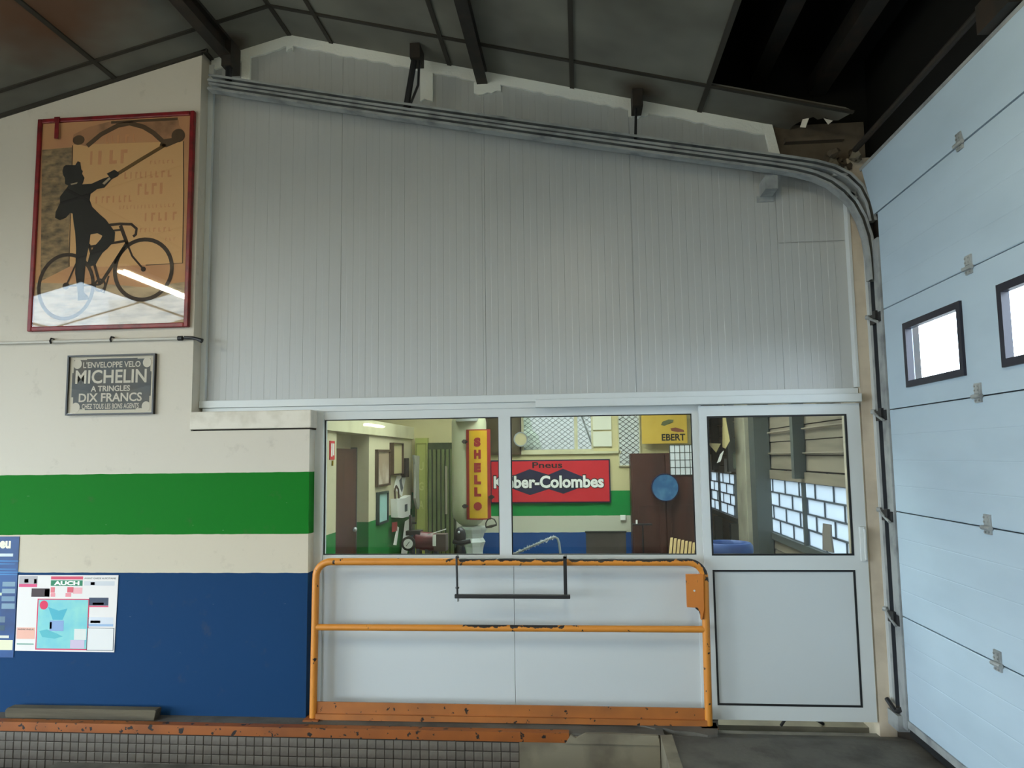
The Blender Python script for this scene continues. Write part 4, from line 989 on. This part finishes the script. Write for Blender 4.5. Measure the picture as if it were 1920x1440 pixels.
# curved sign plate
def curved(x0,x1,y,bulge,z0,z1,t,n=10):
    g = G(); vs = []
    for i in range(n+1):
        u = i/n; x = x0+(x1-x0)*u; yy = y-bulge*(1-(2*u-1)**2)
        vs += [(x,yy,z0),(x,yy,z1),(x,yy+t,z0),(x,yy+t,z1)]
    fs = []
    for i in range(n):
        a, b = i*4, i*4+4
        fs += [(a,b,b+1,a+1),(a+2,a+3,b+3,b+2),(a,a+2,b+2,b),(a+1,b+1,b+3,a+3)]
    fs += [(0,1,3,2),(n*4,n*4+2,n*4+3,n*4+1)]
    g.add(vs, fs); return g
yb = curved(-1.192,-.936,2.80,.035,1.072,2.013,.02).build('sign_rim', M['redprint'], pp, True)
yp = curved(-1.180,-.948,2.796,.035,1.086,2.000,.02).build('sign_plate', M['yellow'], pp, True)
for ch, zc in (('S',1.878),('H',1.750),('E',1.612),('L',1.487),('L',1.360)):
    text('lettering', ch, -1.104,-1.032,zc-.048,zc+.048,2.7585, M['redprint'], pp, .085)
k = 9; sh = []
for i in range(k*2+1):
    a = math.pi*(-.1+1.2*i/(k*2)); rr_ = .046 if i % 2 == 0 else .040; sh.append((-1.068+rr_*math.cos(a), 1.212+rr_*math.sin(a)))
sh += [(-1.085,1.170),(-1.051,1.170)]
G().pxz(sh, 2.757, 2.7595).build('shell_emblem', M['redprint'], pp)
for x, z in ((-1.205,1.885),(-1.205,1.212),(-.925,1.305)):
    q = G(); q.tube([(x,2.79,z),(x,2.745,z)], .024, 6); q.box(x-.03,x+.03,2.77,2.785,z-.01,z+.01); q.build('clip', M['darksteel'], pp)
q = G(); q.tube([(-.985,2.76,1.0),(-.985,2.76,1.04),(-.965,2.76,1.075),(-.93,2.76,1.09),(-.895,2.76,1.075),(-.877,2.76,1.04),(-.875,2.76,1.02)], .007, 6)
q.tube([(-.988,2.76,.995),(-.93,2.76,1.005),(-.872,2.76,1.02)], [.009,.015,.009], 8); q.build('stirrup_handle', M['darksteel'], pp)

# ---- red compressor with dial
cm = thing('compressor', 'dark red workshop compressor with white dial gauge at the window', 'machine', (-1.45,1.8,-.03))
q = G(); q.tube([(-1.52,1.8,.955),(-1.50,1.8,.97),(-1.35,1.8,.955),(-1.29,1.8,.93)], [.05,.085,.085,.05], 16); q.build('red_tank', mat('dark_red_paint', rgb(92,24,28), .4), cm, True)
q = G(); q.tube([(-1.558,1.76,.951),(-1.558,1.70,.951)], .064, 24); dg_ = q.build('gauge_case', M['darksteel'], cm, True)
q = G(); q.tube([(-1.558,1.699,.951),(-1.558,1.694,.951)], .043, 24); q.build('dial', M['offwhite'], dg_)
q = G(); q.stroke([(-1.575,.93),(-1.545,.97)], .005, 1.691,1.693); q.build('needle', M['black'], dg_)
q = G(); q.box(-1.59,-1.46,1.74,1.88,1.02,1.06); q.box(-1.565,-1.545,1.76,1.80,1.05,1.20); q.box(-1.565,-1.50,1.77,1.79,1.12,1.135); q.build('top_casting', M['darksteel'], cm)
for x in (-1.55,-1.48,-1.40,-1.32): G().box(x-.016,x+.016,1.75,1.85,-.03,.92).build('leg', M['lead'], cm)
q = G(); q.pxz([(-1.38,1.025),(-1.215,1.075),(-1.215,1.083),(-1.38,1.033)], 1.70,1.72); q.box(-1.335,-1.305,1.70,1.71,.93,1.03); q.build('pale_lever', M['offwhite'], cm)
q = G(); q.box(-1.33,-1.22,1.72,1.86,.88,1.03); q.build('side_casing', mat('brown_grey_paint', rgb(84,70,64), .5), cm)
pb = thing('water_valve', 'black cast iron valve with domed top beside the red compressor', 'valve', (-1.09,1.8,-.03))
q = G(); q.lathe([(.075,-.03),(.06,.2),(.05,.7),(.06,.82),(.045,.90),(.03,.94),(.05,.97),(.055,1.02),(.045,1.06),(.02,1.085),(.001,1.09)], -1.10,1.8,18); q.build('body', M['blacksteel'], pb, True)
q = G(); q.tube([(-1.16,1.78,.96),(-1.08,1.76,.95),(-1.0,1.76,.965)], [.02,.026,.02], 8); q.build('crank', M['blacksteel'], pb, True)
q = G(); q.sphere((-1.105,1.752,1.045), .012); q.build('glint_screw', M['galv'], pb, True)

# ---- red tyre advert on the rear wall
kb = thing('enamel_sign', 'long red enamel advert with two navy diamonds on the rear wall', 'sign', (-.36,BY,1.17))
G().box(-1.078,.357,BY-.03,BY-.001,1.165,1.680).build('border', M['navy'], kb)
kp = G().box(-1.065,.342,BY-.034,BY-.03,1.180,1.664).build('plate', M['redenamel'], kb)
sx = lambda p: -1.07+(p-921)*1.425/222; sz = lambda p: 1.672-(p-863)*.5/79
q = G(); q.pxz([(sx(930),sz(904)),(sx(994),sz(879)),(sx(1029),sz(890)),(sx(1056),sz(879)),(sx(1116),sz(904)),(sx(1056),sz(926)),(sx(1029),sz(917)),(sx(994),sz(928))], BY-.0355,BY-.034); q.build('printed_diamonds', M['navy'], kp)
text('lettering', 'Pneus', sx(999),sx(1055),sz(877.5),sz(866),BY-.0365, M['black'], kp, .02)
text('lettering', 'Kléber-Colombes', sx(924.5),sx(1132.5),sz(916.5),sz(889.5),BY-.0362, M['black'], kp, .075)
text('lettering', 'Kléber-Colombes', sx(926),sx(1131),sz(915),sz(891.5),BY-.0372, M['offwhite'], kp, .035)

# ---- other things along the rear wall
dw = thing('framed_mirror', 'brown framed dark glass panel above the yellow sign', 'mirror', (-.98,BY,1.76))
q = G(); q.frame_xz(-1.13,-.70,1.745,2.70,.02,BY-.05,BY-.01); q.build('frame', woodf, dw)
G().box(-1.11,-.72,BY-.03,BY-.02,1.765,2.68).build('glass', mat('dark_mirror', rgb(120,110,90), .12, .6), dw)
hl = thing('headlamp', 'round chrome vehicle headlamp hanging in front of the mesh window', 'headlamp', (-.70,3.92,1.93))
q = G(); q.ring(-.70,1.928,.085,.088,.014,3.90,3.94); q.build('rim', M['galv'], hl)
G().disc(-.70,1.928,.074,.077,3.905,3.93).build('lens', mat('cream_lens', rgb(196,186,146), .15), hl)
q = G(); q.box(-.706,-.694,3.92,3.93,2.01,2.7); q.build('hanger', M['darksteel'], hl)
tag(G().box(.462,.528,BY-.03,BY-.001,.957,1.017).build('wall_socket', M['offwhite'], None, bevel=.006), 'white square switch on the cream band of the rear wall', 'switch')
bd = thing('dark_board', 'dark grey rectangular panel standing against the blue band', 'board', (.27,3.5,-.03))
G().box(.05,.492,3.46,3.50,-.03,.873).build('panel', mat('dark_grey_panel', rgb(64,58,54), .6, col2=rgb(78,70,64), scale=3), bd)
G().box(.04,.50,3.45,3.51,.865,.880).build('top_edge', M['blackframe'], bd)
ts = thing('wrapped_handrail', 'bent tube wrapped in silver tinsel below the red sign', 'tube', (-.45,2.5,-.03))
path = [(-.95,2.5,.64),(-.682,2.5,.752),(-.48,2.5,.838),(-.30,2.5,.912),(-.262,2.5,.922),(-.235,2.5,.905),(-.222,2.5,.86),(-.205,2.5,.70),(-.19,2.5,-.03)]
G().tube(path, .012, 8).build('tube', M['galv'], ts, True)
q = G(); r = random.Random(9)
for i in range(260):
    u = r.uniform(0,3.6); a = int(u); p = Vector(path[a]).lerp(Vector(path[a+1]), u-a)
    v = Vector((r.uniform(-1,1),r.uniform(-1,1),r.uniform(-1,1))).normalized()*r.uniform(.018,.034); s_ = Vector((r.uniform(-1,1),r.uniform(-1,1),r.uniform(-1,1)))*.010
    q.add([p+s_, p-s_, p+v], [(0,1,2)])
o = q.build('tinsel', mat('silver_tinsel', rgb(226,228,230), .35, .5), ts); o['kind'] = 'stuff'
G().tube([(-.95,2.5,.65),(-.98,2.5,-.03)], .012, 8).build('rear_leg', M['galv'], ts)

# brown cabinet door and a reflected grid window built as panes
cb = thing('wooden_cabinet', 'tall dark brown wooden cabinet at the right end of the rear wall', 'cabinet', (.97,3.9,-.03))
G().box(.585,1.355,3.72,3.998,-.03,1.74).build('carcass', M['brown'], cb)
for x0, x1 in ((.60,.965),(.975,1.345)):
    lf = G().box(x0,x1,3.70,3.72,.0,1.72).build('cabinet_door', M['brown'], cb)
    q = G(); q.frame_xz(x0+.05,x1-.05,.10,1.15,.02,3.692,3.70); q.build('moulding', M['brown'], lf)
gw = sroot('window_5', 'reflection of a gridded window built as pale panes on the brown cabinet', 'window', (1.17,BY,1.5))  # a reflection in the glass, modelled here as a solid window
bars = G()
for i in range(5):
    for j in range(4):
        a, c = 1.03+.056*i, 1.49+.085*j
        G().box(a+.004,a+.052,3.692,3.697,c+.004,c+.081).build('pane', mat('grid_reflection_pane', rgb(220,224,228), .2) if i+j == 0 else bpy.data.materials['grid_reflection_pane'], gw)
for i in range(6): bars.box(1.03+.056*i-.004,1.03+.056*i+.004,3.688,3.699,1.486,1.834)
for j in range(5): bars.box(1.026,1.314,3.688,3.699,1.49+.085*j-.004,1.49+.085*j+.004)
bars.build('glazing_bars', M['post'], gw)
ds = thing('blue_disc', 'glossy blue round disc hanging in front of the brown cabinet', 'disc', (.955,3.6,1.35))
G().disc(.955,1.353,.152,.156,3.60,3.62,36).build('face', mat('glossy_blue', rgb(48,96,140), .12, col2=rgb(80,126,164), scale=8), ds)
q = G(); q.ring(.955,1.353,.156,.160,.012,3.595,3.625); q.build('rim', M['navy'], ds)
G().tube([(.955,3.61,1.353),(.955,3.694,1.353)], .02, 8).build('mounting_stub', M['darksteel'], ds)
ys = thing('yellow_sign', 'yellow sign with black letters hung above the brown cabinet', 'sign', (1.0,3.9,1.85))
G().box(.80,1.20,3.90,3.999,2.40,2.44).build('wall_batten', M['darksteel'], ys)
yb2 = G().box(.735,1.262,3.885,3.90,1.852,2.55).build('board', mat('ochre_sign', rgb(206,172,70), .5, col2=rgb(190,156,58), scale=3), ys)
text('lettering', 'EBERT', .965,1.238,1.885,1.965,3.884, M['black'], yb2, .03)
q = G(); q.pxz([(.96,2.07),(1.0,2.06),(1.10,2.10),(1.11,2.13),(1.05,2.135),(.98,2.11)], 3.883,3.885); q.build('printed_shape', mat('grey_green_print', rgb(96,100,62), .6), yb2)
q = G(); q.pxz([(1.07,2.03),(1.13,2.04),(1.22,2.01),(1.23,1.985),(1.15,1.985),(1.08,2.0)], 3.883,3.885); q.build('printed_shape', mat('dull_red_print', rgb(128,70,50), .6), yb2)
ww = sroot('window_6', 'narrow pale window reflection built as a mesh window beside the yellow sign', 'window', (.6,BY,1.7))  # pale reflection modelled as a window with mesh
G().box(.468,.715,3.985,3.998,1.60,2.7).build('pane', mat('window_reflection_pane', rgb(214,218,216), .25), ww)
q = G(); wires(q, .468,.715,1.60,2.7, 3.978, .075); o = q.build('wire_mesh', M['post'], ww); o['kind'] = 'stuff'
q = G(); q.frame_xz(.462,.722,1.59,2.71,.012,3.97,3.999); q.build('window_frame', M['cream'], ww)
st_ = thing('bracket_stand', 'thin dark stand with a flat top before the brown cabinet', 'stand', (.67,3.4,-.03))
G().box(.56,.775,3.33,3.47,.955,.967).build('top', M['blacksteel'], st_); G().tube([(.675,3.4,.955),(.672,3.4,-.01)], .009, 8).build('stem', M['blacksteel'], st_)
q = G(); q.lathe([(.11,-.03),(.11,-.015),(.02,.0)], .672,3.4,16); q.build('base', M['blacksteel'], st_)
tag(G().box(.60,.62,3.38,3.40,.967,1.01).build('small_white_tag', M['offwhite'], None, bevel=.003), 'tiny white tag standing on the thin dark stand', 'tag')
sc = thing('slatted_chair', 'folding chair of pale wooden slats low at the right pane', 'chair', (.96,2.5,-.03))
wsl = mat('pale_slat_wood', rgb(186,158,104), .6, col2=rgb(160,132,84), scale=4)
for i in range(7):
    q = G(); x = .845+.036*i
    q.add([(x-.02,2.38,.70),(x+.006,2.38,.70),(x+.058,2.58,.905-.008*i),(x+.032,2.58,.905-.008*i),(x-.02,2.395,.69),(x+.006,2.395,.69),(x+.058,2.595,.895-.008*i),(x+.032,2.595,.895-.008*i)],
          [(0,1,2,3),(4,7,6,5),(0,4,5,1),(1,5,6,2),(2,6,7,3),(3,7,4,0)]); q.build('slat', wsl, sc)
for x in (.86,1.07): G().tube([(x,2.42,.72),(x,2.5,.3),(x,2.58,-.03)], .012, 6).build('leg', wsl, sc)
q = G(); q.box(.84,1.10,2.40,2.43,.70,.72); q.build('cross_rail', wsl, sc)

# ---- things seen through the sliding door
ty = thing('display_tyre', 'blue painted tyre lying on a stand behind the sliding door glass', 'tyre', (1.24,1.6,-.03))
q = G(); prof = [(.155,.86),(.150,.90),(.158,.958),(.172,.972),(.195,.968),(.212,.945),(.214,.90),(.205,.86),(.18,.845),(.165,.845),(.155,.86)]
G().lathe(prof, 1.24,1.6,36).build('tread_ring', mat('blue_rubber', rgb(44,76,140), .5, col2=rgb(58,96,160), scale=6), ty, True)
G().lathe([(.158,.905),(.03,.90),(.001,.90)], 1.24,1.6,24).build('hole_shade', M['gasket'], ty)  # black disc put in for the shade inside the tyre hole
q = G(); q.lathe([(.16,-.03),(.16,.02),(.05,.05),(.05,.82),(.15,.846)], 1.24,1.6,16); q.build('stand', M['darksteel'], ty)
eb = thing('electric_box', 'grey green electrical box fixed beside the pale column', 'box', (RX-.09,3.9,1.55))
G().box(RX-.14,RX-.032,3.66,4.05,1.545,1.735).build('case', mat('grey_green_box', rgb(112,122,106), .5), eb, bevel=.005); G().box(RX-.148,RX-.14,3.68,4.03,1.56,1.72).build('lid', mat('grey_green_lid', rgb(122,132,116), .5), eb)
q = G(); q.tube([(RX-.06,3.72,1.735),(RX-.06,3.72,1.95),(RX-.06,3.70,3.2)], .015, 8); q.build('conduit', M['post'], eb)
cf = G(); cf.pyz([(.96,.96),(1.20,.955),(1.185,1.08),(1.16,1.165),(.985,1.17),(.99,1.09)], RX-.045,RX-.032)
tag(cf.build('cardboard_flap', mat('grey_card', rgb(128,120,112), .8), None), 'grey cardboard piece leaning on the frosted glazing', 'card')
pf = thing('hanging_plastic', 'pale torn plastic sheet hanging by the far posts', 'plastic sheet', (1.6,3.6,1.6))
q = G(); q.add([(1.60,3.45,2.3),(1.62,3.25,1.86),(1.60,3.40,1.78),(1.61,3.62,1.80)], [(0,1,2),(0,2,3)]); q.add([(1.6,4.5,1.86),(1.62,3.75,1.84),(1.6,3.95,1.74)], [(0,1,2)])
o = q.build('sheet', mat('pale_plastic', rgb(206,192,140), .4), pf); sm = o.modifiers.new('thick','SOLIDIFY'); sm.thickness = .004
q = G(); q.pxz([(1.56,1.62),(1.60,1.64),(1.64,1.76),(1.60,1.72)], 3.7,3.72); q.build('tip', M['offwhite'], pf)
for lb_, y0, y1, z1 in (('white sheet standing left on the far glazing sill',6.0,6.6,1.72),('small white sheet standing on the far glazing sill',4.8,5.15,1.66)):
    tag(G().box(RX-.04,RX-.02,y0,y1,1.475,z1).build('white_sheet', M['offwhite'], None), lb_, 'sheet', 'sheets on the glazing')
# black hose under the sliding door
hs = G(); hs.tube([(1.25,.10,-.022),(1.28,.10,.02),(1.35,.11,.042),(1.43,.12,.035),(1.50,.13,.0),(1.53,.15,-.022)], .010, 8)
tag(hs.build('black_hose', M['gasket'], None, True), 'black hose loop showing under the sliding door', 'hose')
